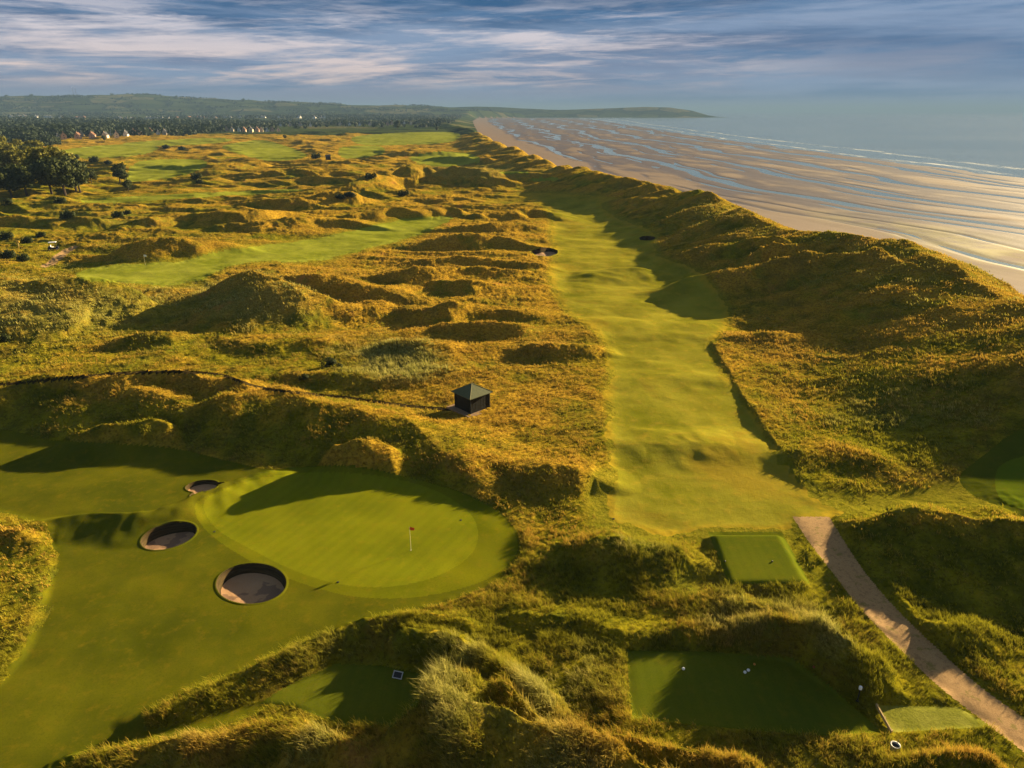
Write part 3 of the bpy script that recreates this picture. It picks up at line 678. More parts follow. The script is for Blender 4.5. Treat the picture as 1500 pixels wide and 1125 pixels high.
#PROPS-BEGIN
# ------------------------------------------------------------------ long grass (a blade each, nobody could count it)
def mat_blades():
    n = NT('grass_blades')
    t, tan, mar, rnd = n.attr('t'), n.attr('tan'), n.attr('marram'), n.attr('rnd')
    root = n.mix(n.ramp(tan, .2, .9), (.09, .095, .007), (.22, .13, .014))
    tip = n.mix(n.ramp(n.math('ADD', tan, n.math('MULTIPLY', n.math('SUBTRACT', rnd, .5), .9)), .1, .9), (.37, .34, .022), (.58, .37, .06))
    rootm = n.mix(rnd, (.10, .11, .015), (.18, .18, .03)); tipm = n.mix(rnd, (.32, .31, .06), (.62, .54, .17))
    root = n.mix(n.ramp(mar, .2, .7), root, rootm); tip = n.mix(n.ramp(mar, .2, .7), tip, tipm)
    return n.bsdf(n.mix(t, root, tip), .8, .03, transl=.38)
M['blade'] = mat_blades()
def grass(name, label, r0, r1, dens, nb, wid, ln, maxn, seed, mul=1.0):
    rng = np.random.default_rng(seed)
    fr = np.hypot(fx, fy)
    nearb = np.zeros(len(fx), bool)
    for b in bunk: nearb |= bell(b, fx, fy, 1.25) < 1
    nearb |= (np.hypot(fx-SH[0], fy-SH[1]) < 3.2)
    sel = np.where((region == 0) & (fr > r0) & (fr < r1) & front & (np.abs(np.arctan2(fx, fy)) < R(50)) & ~nearb & (coast_u(fx, fy) < -6))[0]
    q = Q[sel]
    ax, ay = VX[q[:, 0]], VY[q[:, 0]]; area = np.abs((VX[q[:, 1]]-ax)*(VY[q[:, 3]]-ay)-(VX[q[:, 3]]-ax)*(VY[q[:, 1]]-ay))
    sem = a_semi[q[:, 0]]
    patch = np.clip(.55+1.1*fbm(fx[sel]/3.2, fy[sel]/2.6, 3, 77), .15 if r0 < 40 else .4, 1.5 if r0 < 40 else .9)
    wgt = area*dens*patch*np.clip(1-1.15*sem, 0, 1)*(1+.8*a_mar[q[:, 0]])*np.clip(1.25-.5*(fr[sel]-r0)/(r1-r0), .5, 1.3)
    cnt = rng.poisson(wgt); tot = cnt.sum()
    if tot > maxn: cnt = rng.poisson(wgt*maxn/tot)
    k = np.repeat(np.arange(len(sel)), cnt); n = len(k); qq = q[k]
    u, v = rng.random(n), rng.random(n)
    X = VX[qq[:, 0]]+u*(VX[qq[:, 1]]-VX[qq[:, 0]])+v*(VX[qq[:, 3]]-VX[qq[:, 0]])
    Y = VY[qq[:, 0]]+u*(VY[qq[:, 1]]-VY[qq[:, 0]])+v*(VY[qq[:, 3]]-VY[qq[:, 0]])
    Z = VZ[qq[:, 0]]+u*(VZ[qq[:, 1]]-VZ[qq[:, 0]])+v*(VZ[qq[:, 3]]-VZ[qq[:, 0]])
    tn, mr = a_tan[qq[:, 0]]+.55*fbm(X/9, Y/7, 3, 81), a_mar[qq[:, 0]]+.25*fbm(X/5, Y/5, 2, 83)
    edge = look(m_edge, *PIX(X, Y, Z*0)); L = ln*(.42+.75*np.clip(mr, 0, 1))*rng.uniform(.6, 1.25, n)*np.clip(1-.75*edge, .3, 1)*(.75+.5*patch[k])
    X, Y, Z, tn, mr, L = [np.repeat(a, nb) for a in (X, Y, Z, tn, mr, L)]; rd = np.repeat(rng.random(n), nb); m = n*nb
    L = L*rng.uniform(.6, 1.15, m); a = rng.random(m)*2*np.pi; sp = L*rng.uniform(.1, .6, m)
    X += rng.normal(0, .05*mul+.02, m); Y += rng.normal(0, .05*mul+.02, m)
    wx = np.cos(a)*sp-.30*L+.12*L*pn(X/9, Y/9, 85); wy = np.sin(a)*sp-.10*L; b = rng.random(m)*2*np.pi
    w = wid*rng.uniform(.6, 1.3, m); bx, by = np.cos(b)*w/2, np.sin(b)*w/2
    Z0 = Z-.05
    V = np.empty((m, 5, 3)); 
    V[:, 0] = np.stack([X-bx, Y-by, Z0], 1); V[:, 1] = np.stack([X+bx, Y+by, Z0], 1)
    mx, my, mz = X+wx*.35, Y+wy*.35, Z0+L*.62
    V[:, 2] = np.stack([mx+bx*.7, my+by*.7, mz], 1); V[:, 3] = np.stack([mx-bx*.7, my-by*.7, mz], 1)
    V[:, 4] = np.stack([X+wx, Y+wy, Z0+L*.95], 1)
    base = np.arange(m)[:, None]*5
    F = np.concatenate([base+np.array([[0, 1, 2]]), base+np.array([[0, 2, 3]]), base+np.array([[3, 2, 4]])], 0)
    t = np.tile([0, 0, .55, .55, 1.0], m)
    rep = lambda z: np.repeat(z, 5)
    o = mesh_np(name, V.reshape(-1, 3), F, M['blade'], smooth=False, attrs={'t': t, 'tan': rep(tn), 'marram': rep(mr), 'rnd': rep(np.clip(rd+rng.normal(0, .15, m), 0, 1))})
    print(name, m)
    return tag(o, label, kind='stuff')
SHP = P(692, 592, 0.0); SH = ground_at(692, 597)
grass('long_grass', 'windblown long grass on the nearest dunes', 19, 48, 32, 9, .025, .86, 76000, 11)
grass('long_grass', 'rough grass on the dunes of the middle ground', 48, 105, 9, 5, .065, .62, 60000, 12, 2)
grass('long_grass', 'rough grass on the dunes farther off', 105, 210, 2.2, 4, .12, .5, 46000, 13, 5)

# ------------------------------------------------------------------ bunkers
def bunker(b, label, far=False):
    c = b['c']; n = 72
    root = empty('sand_bunker', (c[0], c[1], 0)); tag(root, label, 'bunker', 'sand bunkers cut into the turf')
    t = np.arange(n)/n*2*np.pi
    def ring(kx, off=0.0, sx=0.0, sy=0.0):
        q = rimr(b, t)*kx+off
        return c[0]+q*np.cos(t), c[1]+q*np.sin(t)
    X0, Y0 = ring(1, .0); xo, yo = ring(1, .20 if not far else .5)
    zr = height(X0, Y0)+.03; zo = height(xo, yo)+.004; zm = height(*ring(1, .08))+.034
    zf = float(np.percentile(zr, 12))-b['dep']*.52
    # lip: turf
    def strip(rings, nm, mat):
        V = np.concatenate([np.stack(r, 1) for r in rings]); V[:, 0] -= c[0]; V[:, 1] -= c[1]; F = []
        for j in range(len(rings)-1):
            for i in range(n):
                F.append((j*n+i, j*n+(i+1) % n, (j+1)*n+(i+1) % n, (j+1)*n+i))
        return mesh_np(nm, V, np.array(F), mat, root)
    xm, ym = ring(1, .08)
    xi, yi = ring(1, -.02)
    strip([(xo, yo, zo-.03), (xm, ym, zm), (xi, yi, zr)], 'turf_lip', M['apron'] if not far else M['fair'])
    rs_ = [(xi, yi, zr)]
    for k in range(1, 7):
        f = k/6; x, y = ring(1, -.02-.16*f*b['dep']); zz = zr*(1-f)+(zf+.25*(zr-zr.mean()))*f
        rs_.append((x+RNG.normal(0, .006, n), y+RNG.normal(0, .006, n), zz))
    strip(rs_, 'turf_wall', M['revet'])
    x1, y1, z1 = rs_[-1]; R_ = [(x1, y1, z1+.03)]
    cx_, cy_ = c[0], c[1]
    for k in range(1, 11):
        f = 1-k/10.5; x = cx_+(x1-cx_)*f; y = cy_+(y1-cy_)*f
        zz = zf+(z1-zf)*f**2-.10*(1-f)+.025*pn(x/.5, y/.5, 91)+.012*pn(x/.18, y/.18, 92)
        R_.append((x, y, zz))
    R_.append((cx_+(x1-cx_)*.001, cy_+(y1-cy_)*.001, np.full(n, zf-.09)))
    strip(R_, 'sand_floor', M['bsand'])
for b, lb in zip(bunk, ('oval bunker with dark turf wall left of the putting green', 'largest bunker, round with rippled sand, below the left edge of the green', 'small shallow bunker behind the ridge at the far left of the green',
        'small dark bunker on the left edge of the far fairway', 'tiny bunker on the right side of the far fairway')):
    bunker(b, lb, b['c'][1] > 70)

# ------------------------------------------------------------------ shelter
mdark = simple('black_painted_timber', (.006, .008, .007), .6, .3, .4, 6, .3); mroof = simple('green_felt_roof', (.085, .095, .045), .75, .2, .25, 4, .3)
mslab = simple('pink_paving', (.26, .17, .10), .9, .1, .25, 4, .3); mpale = simple('pale_cap', (.42, .38, .28), .7, .2, .1)
sh = empty('shelter', (SH[0], SH[1], hz(SH[0], SH[1])), R(43))
tag(sh, 'black timber shelter with pyramid roof standing on a pink paved square', 'shelter')
W_, H_ = 2.75, 1.95
for i, j in ((-1, -1), (1, -1), (1, 1), (-1, 1)):
    m = MB(); m.box((i*W_/2, j*W_/2, H_/2), (.14, .14, H_)); m.build('post', mdark, sh)
def wallp(c, d, rz=0):
    m = MB(); m.box(c, d, rz)
    return m
w1 = MB(); 
for k in range(13): w1.box((-W_/2+.19+k*.198, 0, 0), (.185, .035+.008*(k % 2), H_-.16))
def placed(mb, name, loc, rz):
    o = mb.build(name, mdark, sh); o.location = loc; o.rotation_euler = (0, 0, rz); return o
placed(w1, 'boarded_wall', (-W_/2, 0, H_/2), R(90))     # faces the camera's left
placed(w1, 'boarded_wall', (0, W_/2, H_/2), 0)
placed(w1, 'boarded_wall', (W_/2, 0, H_/2), R(90)) if False else None
rw = MB()
for k in (0, 1, 2, 3, 4, 8, 9, 10, 11, 12): rw.box((-W_/2+.19+k*.198, 0, 0), (.185, .035+.008*(k % 2), H_-.16))
rw.box((.1, 0, H_/2-.28), (.9, .03, .4))
lw = MB()
for k in range(13): lw.box((-W_/2+.19+k*.198, 0, 0), (.185, .035, .55))
placed(w1, 'boarded_wall', (W_/2, .0, H_/2), R(90))
placed(w1, 'boarded_wall', (0, -W_/2, H_/2), 0)  # black boards fill the open side, standing in for the shade inside
m = MB(); m.box((0, W_/2-.35, .45), (W_-.5, .45, .06)); m.box((-W_/2+.6, W_/2-.35, .21), (.08, .4, .42)); m.box((W_/2-.6, W_/2-.35, .21), (.08, .4, .42)); m.build('bench_seat', simple('bench_wood', (.10, .06, .03)), sh)
m = MB(); e = W_/2+.32; z0, z1 = H_-.02, H_+1.02; th = .07
m.add([(-e, -e, z0), (e, -e, z0), (e, e, z0), (-e, e, z0), (0, 0, z1), (-e, -e, z0+th), (e, -e, z0+th), (e, e, z0+th), (-e, e, z0+th), (0, 0, z1+th)],
      [(1, 0, 4), (2, 1, 4), (3, 2, 4), (0, 3, 4), (5, 6, 9), (6, 7, 9), (7, 8, 9), (8, 5, 9), (0, 1, 6, 5), (1, 2, 7, 6), (2, 3, 8, 7), (3, 0, 5, 8)])
rf = m.build('roof', mroof, sh)
m = MB()
for i, j in ((-1, -1), (1, -1), (1, 1), (-1, 1)): m.tube((i*e, j*e, z0+th+.005), (0, 0, z1+th+.01), .035, .03, 6)
m.build('ridge_cap', simple('ridge_cap', (.16, .15, .06)), rf)
m = MB(); m.tube((0, 0, z1+th), (0, 0, z1+th+.14), .03, .01, 6); m.ball((0, 0, z1+th+.15), .04); m.build('finial', mdark, rf)
m = MB(); m.box((0, 0, -.03), (W_+1.5, W_+1.5, .22))
for k in range(-3, 4): m.box((k*.6, 0, .084), (.012, W_+1.44, .006)); 
m.build('paving', mslab, sh)

# ------------------------------------------------------------------ flags, markers, tee furniture
red = simple('orange_flag_cloth', (.75, .10, .03), .8, .1, .1); pole_m = simple('pale_pole', (.62, .58, .30), .5, .4, .05); white = simple('white_paint', (.8, .8, .78), .5, .4, .03)
blk = simple('black_plastic', (.012, .012, .014), .5, .4, .2); wood = simple('edging_timber', (.42, .30, .13), .8, .2, .25, 5, .4); yel = simple('yellow_paint', (.65, .42, .05), .6, .3, .1)
def flag(px, py, label, h=2.1, mat=red, fl=.36):
    g = ground_at(px, py); o = empty('flagstick', g); tag(o, label, 'golf flag')
    m = MB(); m.tube((0, 0, -.05), (0, 0, h), .022, .016, 8); m.build('pole', pole_m, o)
    V = []; F = []; nx, nz = 9, 5
    for j in range(nz):
        for i in range(nx):
            V.append((i/(nx-1)*fl, .05*math.sin(i*.9+j*.3)*(i/(nx-1)), h-.02-j/(nz-1)*fl*.72-.06*(i/(nx-1))**2))
    for s_ in (0, 1):
        for j in range(nz-1):
            for i in range(nx-1):
                a = s_*nx*nz+j*nx+i; F.append((a, a+1, a+nx+1, a+nx) if s_ == 0 else (a+nx, a+nx+1, a+1, a))
    V += [(x, y+.006, z) for x, y, z in V]
    m = MB(); m.add(V, F); m.build('cloth', mat, o, True)
    m = MB(); n = 20
    ring = [(math.cos(i*2*math.pi/n)*.054, math.sin(i*2*math.pi/n)*.054) for i in range(n)]
    m.add([(x, y, .012) for x, y in ring]+[(x*1.12, y*1.12, .012) for x, y in ring]+[(x, y, -.1) for x, y in ring], [(i, n+i, n+(i+1) % n, (i+1) % n) for i in range(n)]+[(i, (i+1) % n, 2*n+(i+1) % n, 2*n+i) for i in range(n)])
    m.build('cup', white, o)
flag(602, 806, 'flagstick with red flag on the large near green', 2.15)
flag(213, 388, 'flagstick with white flag on the distant left green', 2.3, white, .6)
def marker(px, py, label, mat, r=.08, group='tee markers'):
    g = ground_at(px, py); o = empty('tee_marker', g); tag(o, label, 'tee marker', group)
    m = MB(); m.ball((0, 0, r*.8), r, 12, 8, (1, 1, .85)); m.build('marker_ball', mat, o, True)
    m = MB(); m.tube((0, 0, -.08), (0, 0, .02), .012, .004, 6); m.build('spike', blk, o)
    return o
marker(1001, 981, 'white marker alone near the left end of the shaded tee', white, .10)
marker(1091, 986, 'left one of two white markers close together on the shaded tee', white, .10)
marker(1096, 983, 'right one of two white markers close together on the shaded tee', white, .10)
marker(1105, 974, 'small orange marker just above the pair of white ones', simple('orange_paint', (.6, .24, .05)), .075)
marker(1192, 978, 'dull red marker near the right end of the shaded tee', simple('red_paint', (.22, .04, .02)), .08)
marker(1062, 823, 'dark marker at the lower left of the striped tee by the path', blk, .07)
marker(1131, 823, 'dark marker at the lower right of the striped tee by the path', blk, .07)
# ball washer post by the right end of the shaded tee
g = ground_at(1256, 1026); o = empty('ball_washer', g); tag(o, 'slim ball washer post with white top at the right end of the shaded tee', 'ball washer')
m = MB(); m.tube((0, 0, -.1), (0, 0, .85), .035, .03, 10); m.tube((0, 0, -.02), (0, 0, .02), .11, .10, 12); m.build('post', blk, o)
m = MB(); m.tube((0, 0, .85), (0, 0, 1.0), .09, .09, 14); m.ball((0, 0, 1.02), .09, 12, 6, (1, 1, .55)); m.build('washer_head', white, o)
m = MB(); m.tube((.08, 0, .95), (.17, 0, .98), .012, .012, 6); m.ball((.18, 0, .985), .025); m.build('crank', blk, o)
# litter bin by the timber edged patch
g = ground_at(1309, 1101); o = empty('litter_bin', g, R(30)); tag(o, 'small white litter bin with dark open mouth below the pale tee patch', 'litter bin')
m = MB(); n = 14
def rg(r, z): return [(math.cos(i*2*math.pi/n)*r, math.sin(i*2*math.pi/n)*r, z) for i in range(n)]
m.add(rg(.19, -.03)+rg(.235, .48)+rg(.255, .50)+rg(.20, .50)+rg(.17, .04), [(k*n+i, k*n+(i+1) % n, (k+1)*n+(i+1) % n, (k+1)*n+i) for k in range(4) for i in range(n)]+[tuple(range(4*n, 5*n))]); m.build('bin_body', simple('galvanised_metal', (.34, .35, .36), .5, .4, .1), o, True)
m = MB(); m.add(rg(.196, .40)+rg(.02, .37), [(i, (i+1) % n, n+(i+1) % n, n+i) for i in range(n)]); m.build('liner', blk, o)
m = MB(); m.tube((.30, .05, -.1), (.30, .05, .62), .022, .022, 8); m.box((.26, .04, .42), (.09, .03, .03)); m.build('bin_post', blk, o)
# framed tee sign in the hollow
g = ground_at(583, 992); o = empty('tee_sign', g, R(-14)); tag(o, 'low black sign slab with white frame lying by the hollow tee', 'sign')
def tilt(mb, name, mat, par, ang=R(35)):
    q = mb.build(name, mat, par); q.rotation_euler = (ang, 0, 0); q.location = (0, 0, .18); return q
m = MB(); m.box((0, 0, .0), (.50, .34, .04)); tilt(m, 'sign_board', blk, o)
m = MB()
for c, d in (((0, .19, .012), (.60, .05, .05)), ((0, -.19, .012), (.60, .05, .05)), ((.275, 0, .012), (.05, .33, .05)), ((-.275, 0, .012), (.05, .33, .05))): m.box(c, d)
tilt(m, 'sign_frame', simple('grey_frame', (.42, .43, .43), .6, .3, .1), o)
for sx_ in (-.2, .2):
    m = MB(); m.box((sx_, 0, .07), (.04, .06, .26)); m.build('leg', blk, o)
# timber edging of the pale patch
a, b_ = ground_at(1283, 1033), ground_at(1306, 1074); d = b_-a; L_ = float(np.hypot(d[0], d[1]))
o = empty('timber_edging', ((a+b_)/2)); o.rotation_euler = (0, math.atan2(a[2]-b_[2], L_)*1.0, math.atan2(d[1], d[0]))
tag(o, 'weathered timber board edging the left side of the pale tee patch', 'edging board')
m = MB(); m.box((-L_/4, 0, .05), (L_/2-.01, .07, .22)); m.box((L_/4, 0, .045), (L_/2-.01, .07, .22)); m.build('board', wood, o)
for k in (-.45, 0, .45):
    m = MB(); m.box((k*L_, .062, .03), (.06, .05, .24)); m.build('peg', wood, o)
# sprinkler heads round the green
for px, py, lb in ((314, 779, 'black sprinkler cover at the left edge of the green'), (495, 853, 'black sprinkler cover at the lower edge of the green'), (675, 762, 'black sprinkler cover on the collar right of the flag'), (899, 760, 'black sprinkler cover in the cut grass left of the striped tee')):
    g = ground_at(px, py); o = empty('sprinkler_cover', g); tag(o, lb, 'sprinkler', 'black sprinkler covers round the green')
    m = MB(); m.tube((0, 0, -.05), (0, 0, .03), .10, .09, 14); m.build('housing', blk, o); m = MB(); m.tube((0, 0, .03), (0, 0, .04), .055, .05, 12); m.build('cap', blk, o)
# parked golf buggy and a yellow post at the far left
def buggy(px, py, label):
    g = ground_at(px, py); o = empty('golf_buggy', g, R(25)); tag(o, label, 'golf buggy')
    m = MB(); m.box((0, 0, .38), (2.3, 1.15, .26)); m.box((.85, 0, .62), (.55, 1.05, .28), 0, .8); m.box((-.75, 0, .66), (.75, 1.1, .32), 0, .92); m.build('body', blk, o)
    m = MB(); m.box((0, 0, 1.86), (1.75, 1.2, .07), 0, .95); m.box((0, 0, 1.92), (1.5, 1.0, .05), 0, .9); m.build('roof', white, o)
    for x, y in ((.62, .5), (.62, -.5), (-.85, .5), (-.85, -.5)):
        m = MB(); m.tube((x, y, .5), (x*.92, y, 1.85), .022, .022, 6); m.build('roof_post', blk, o)
    m = MB(); m.box((-.25, 0, .72), (.5, 1.0, .12)); m.box((-.5, 0, .98), (.1, 1.0, .42)); m.build('seat', white, o)
    for x, y in ((.78, .52), (.78, -.52), (-.78, .52), (-.78, -.52)):
        m = MB(); m.tube((x, y-.09, .23), (x, y+.09, .23), .23, .23, 16); w_ = m.build('wheel', blk, o)
        m = MB(); m.tube((x, y-.1, .23), (x, y+.1, .23), .11, .11, 10); m.build('hub', white, w_)
    m = MB(); m.tube((.55, .25, .7), (.3, .25, 1.02), .02, .02, 6); m.build('steering_column', blk, o)
buggy(79, 366, 'white roofed golf buggy parked at the top of the short pale path')
g = ground_at(28, 362); o = empty('marker_post', g); tag(o, 'yellow topped post among the dark green scrub at the far left', 'post')
m = MB(); m.tube((0, 0, -.1), (0, 0, 1.3), .06, .06, 8); m.build('post', wood, o); m = MB(); m.box((0, 0, 1.35), (.7, .1, .5)); m.build('board', yel, o)

# ------------------------------------------------------------------ bushes and trees
def mat_leaf(name, a, b):
    n = NT(name); f = n.noise(.5, 4, .7); r = n.attr('rnd')
    return n.bsdf(n.mix(n.math('ADD', n.math('MULTIPLY', f, .6), n.math('MULTIPLY', r, .45)), a, b), .7, .15, transl=.25)
M['leaf'] = mat_leaf('tree_leaves', (.045, .055, .008), (.22, .20, .018)); M['gorse'] = mat_leaf('gorse_leaves', (.018, .028, .008), (.075, .09, .018)); M['pine'] = mat_leaf('dark_leaves', (.008, .018, .012), (.038, .055, .024))
M['bark'] = simple('bark', (.055, .04, .028), .95, .1, .3, 3, .5)
def leaves(rng, lobes, count, size):
    """leaf sprays on the surface and inside of lobes (cx,cy,cz,rx,ry,rz)"""
    wts = np.array([l[3]*l[4] for l in lobes]); k = rng.choice(len(lobes), count, p=wts/wts.sum()); Lb = np.array(lobes)[k]
    d = rng.normal(0, 1, (count, 3)); d /= np.linalg.norm(d, axis=1)[:, None]; rad = rng.uniform(.35, 1.0, count)**.45*(1+.22*np.sin(d[:, 0]*7+k)*np.cos(d[:, 1]*6+k*2))
    c = Lb[:, :3]+d*Lb[:, 3:]*rad[:, None]
    nrm = d+rng.normal(0, .55, (count, 3)); nrm /= np.linalg.norm(nrm, axis=1)[:, None]
    a = np.cross(nrm, rng.normal(0, 1, (count, 3))); a /= np.linalg.norm(a, axis=1)[:, None]; b = np.cross(nrm, a)
    s_ = size*rng.uniform(.6, 1.4, count)[:, None]
    V = np.stack([c-a*s_, c-b*s_*.7, c+a*s_, c+b*s_*.7], 1)
    V += rng.normal(0, size*.15, V.shape)
    return V.reshape(-1, 3), np.arange(count*4).reshape(-1, 4), np.repeat(rng.random(count), 4)
def tree_proto(seed, h, w, count, size, mat, lean=-.15, low=.25):
    rng = np.random.default_rng(seed)
    lobes = []
    for i in range(9):
        a = rng.random()*6.28; r = rng.uniform(.1, .62)*w/2; z = rng.uniform(low+.1, .85)*h; q = rng.uniform(.32, .5)*w/2*(1.15-.35*z/h)*1.25
        lobes.append((math.cos(a)*r+lean*z, math.sin(a)*r, z, q, q, q*.72))
    lobes.append((lean*h*.6, 0, h*.6, w*.34, w*.34, h*.3))
    V, F, rd = leaves(rng, lobes, count, size)
    root = empty('tree', (0, 0, 0))
    mesh_np('crown', V, F, mat, root, smooth=False, attrs={'rnd': rd})
    m = MB(); p = Vector((0, 0, -.3)); r0 = .045*h**.9
    q = Vector((lean*h*.3, 0, h*.35)); m.tube(p, q, r0, r0*.7, 7)
    for l in lobes[:6]: m.tube(q*.9, (l[0], l[1], l[2]), r0*.45, r0*.12, 5)
    m.build('trunk', M['bark'], root)
    return root
def bush_proto(seed, h, w, count, size, mat, name='bush'):
    rng = np.random.default_rng(seed); lobes = []
    for i in range(6):
        a = rng.random()*6.28; r = rng.uniform(.0, .6)*w/2; q = rng.uniform(.3, .5)*w/2; lobes.append((math.cos(a)*r, math.sin(a)*r*.7, h*rng.uniform(.25, .55), q, q*.8, h*rng.uniform(.35, .5)))
    V, F, rd = leaves(rng, lobes, count, size)
    root = empty(name, (0, 0, 0)); mesh_np('foliage', V, F, mat, root, smooth=False, attrs={'rnd': rd})
    m = MB()
    for l in lobes[:4]: m.tube((l[0]*.3, l[1]*.3, -.15), (l[0], l[1], l[2]), .05, .02, 5)
    m.build('stems', M['bark'], root)
    return root
used_proto = {}
def put(protos, key, loc, rz, sc_, label, cat, group):
    p = protos[key]
    if id(p) in used_proto: o = copy_tree(p)
    else: o = p; used_proto[id(p)] = 1
    o.location = [float(q) for q in loc]; o.rotation_euler = (0, 0, rz); o.scale = (sc_[0], sc_[0], sc_[1]) if isinstance(sc_, tuple) else (sc_,)*3
    tag(o, label, cat, group)
    return o
T = [tree_proto(21, 10, 11, 3000, .42, M['leaf'], -.22, .0), tree_proto(22, 11, 10, 3000, .42, M['leaf'], -.26, .0), tree_proto(23, 9, 8, 1800, .40, M['gorse'], -.08, .15), tree_proto(24, 10, 9, 2600, .40, M['gorse'], -.05, .05)]
rng = np.random.default_rng(5)
CL = [(8, 228, 1), (32, 230, 0), (58, 236, 1), (84, 244, 0), (-22, 230, 0), (118, 282, 2), (-60, 238, 1), (-45, 262, 0), (-15, 268, 1), (12, 262, 1), (40, 258, 1), (66, 262, 0), (88, 266, 1), (105, 272, 0), (-50, 250, 1), (-10, 248, 1), (20, 246, 1), (48, 247, 0), (75, 252, 1), (28, 238, 2), (52, 240, 2),
      (-40, 286, 2), (-5, 290, 2), (18, 290, 3), (40, 287, 2), (76, 284, 3), (96, 286, 3), (112, 280, 3), (60, 270, 0)]
BIG = 'windswept trees of the wood at the left edge'
for i, (px, py, k) in enumerate(CL):
    g = ground_at(px, py); d = (g[1]+abs(g[0])*.5)
    lab = ('olive windswept tree in the wood at the left edge', 'tall leaning tree in the wood at the left edge', 'dark low tree at the edge of the left wood', 'dark rounded tree on the near side of the left wood')[k]
    put(T, k, g, rng.uniform(-.5, .5), rng.uniform(1.15, 1.5), lab, 'tree', BIG)
for px, py, k, s_, lb in ((134, 267, 3, .62, 'small round dark tree standing between the wood and the taller single tree'), (176, 268, 3, .95, 'tall single dark tree right of the wood'), (188, 280, 2, .55, 'low dark tree at the foot of the tall single tree'),
        (582, 189, 3, 1.6, 'dark round tree standing alone before the far houses'), (153, 207, 2, .75, 'tiny dark tree on the pale links below the row of houses'), (640, 192, 2, .9, 'small dark tree at the far end of the links'),
        (418, 204, 2, .6, 'small dark tree at the right end of the second row of houses')):
    g = ground_at(px, py); put(T, k, g, rng.uniform(0, 6), s_, lb, 'tree', None)
B_ = [bush_proto(31, 1.6, 3.0, 900, .12, M['gorse']), bush_proto(32, 2.4, 5.5, 900, .24, M['gorse']), bush_proto(33, 2.0, 7, 900, .26, M['pine'])]
for px, py, k, s_, lb in ((483, 537, 0, .9, 'small dark gorse bush on the crest left of the shelter'), (496, 541, 0, .6, 'smaller gorse bush touching the one left of the shelter'), (446, 556, 0, .55, 'gorse bush low on the slope above the grass trail'),
        (108, 234, 1, 1.5, 'dark bush behind the wood, nearest to it'), (138, 237, 1, 1.5, 'dark bush right behind the small round tree'), (160, 240, 2, 1.2, 'flat dark bush left of the tall single tree'),
        (287, 262, 1, 1.1, 'dark bush on the yellow field right of the single trees'), (292, 268, 1, .7, 'low bush just below the dark one on the yellow field'), (245, 217, 2, 1.7, 'long dark thicket on the far pale fairway'), (268, 219, 2, 1.6, 'second part of the long dark thicket on the far fairway'),
        (462, 232, 1, 1.4, 'dark bush near the small dark hut on the far links'), (542, 262, 1, 1.1, 'dark bush on top of the far central bank'), (590, 287, 1, 1.0, 'dark bush in the hollow before the far bank'), (515, 288, 2, 1.0, 'dark thicket below the far bank on its left'), (500, 291, 2, .9, 'dark thicket left of the one below the far bank'),
        (88, 298, 1, .9, 'rounded bush on the near side of the wood'), (12, 300, 0, 1.6, 'small bush below the left end of the wood'), (100, 320, 1, 1.0, 'bush on the dark slope left of the far dunes'), (172, 318, 1, .8, 'bush on the crest of the dark slope'), (186, 314, 1, .6, 'small bush right of the bush on the dark slope crest'),
        (8, 350, 1, .8, 'dark scrub bush at the left edge, upper one'), (40, 356, 1, .7, 'dark scrub bush beside the yellow topped post'), (12, 378, 1, .8, 'dark scrub bush at the left edge, lower one'), (35, 382, 1, .7, 'dark scrub bush left of the short pale path'), (60, 347, 1, .6, 'dark scrub bush above the golf buggy'),
        (8, 500, 0, .8, 'small dark bush at the foot of the big left dune'), (895, 200, 1, .01, '')):
    if not lb: continue
    g = ground_at(px, py); put(B_, k, g, rng.uniform(-.3, .3), s_, lb, 'bush', 'dark bushes on the links')

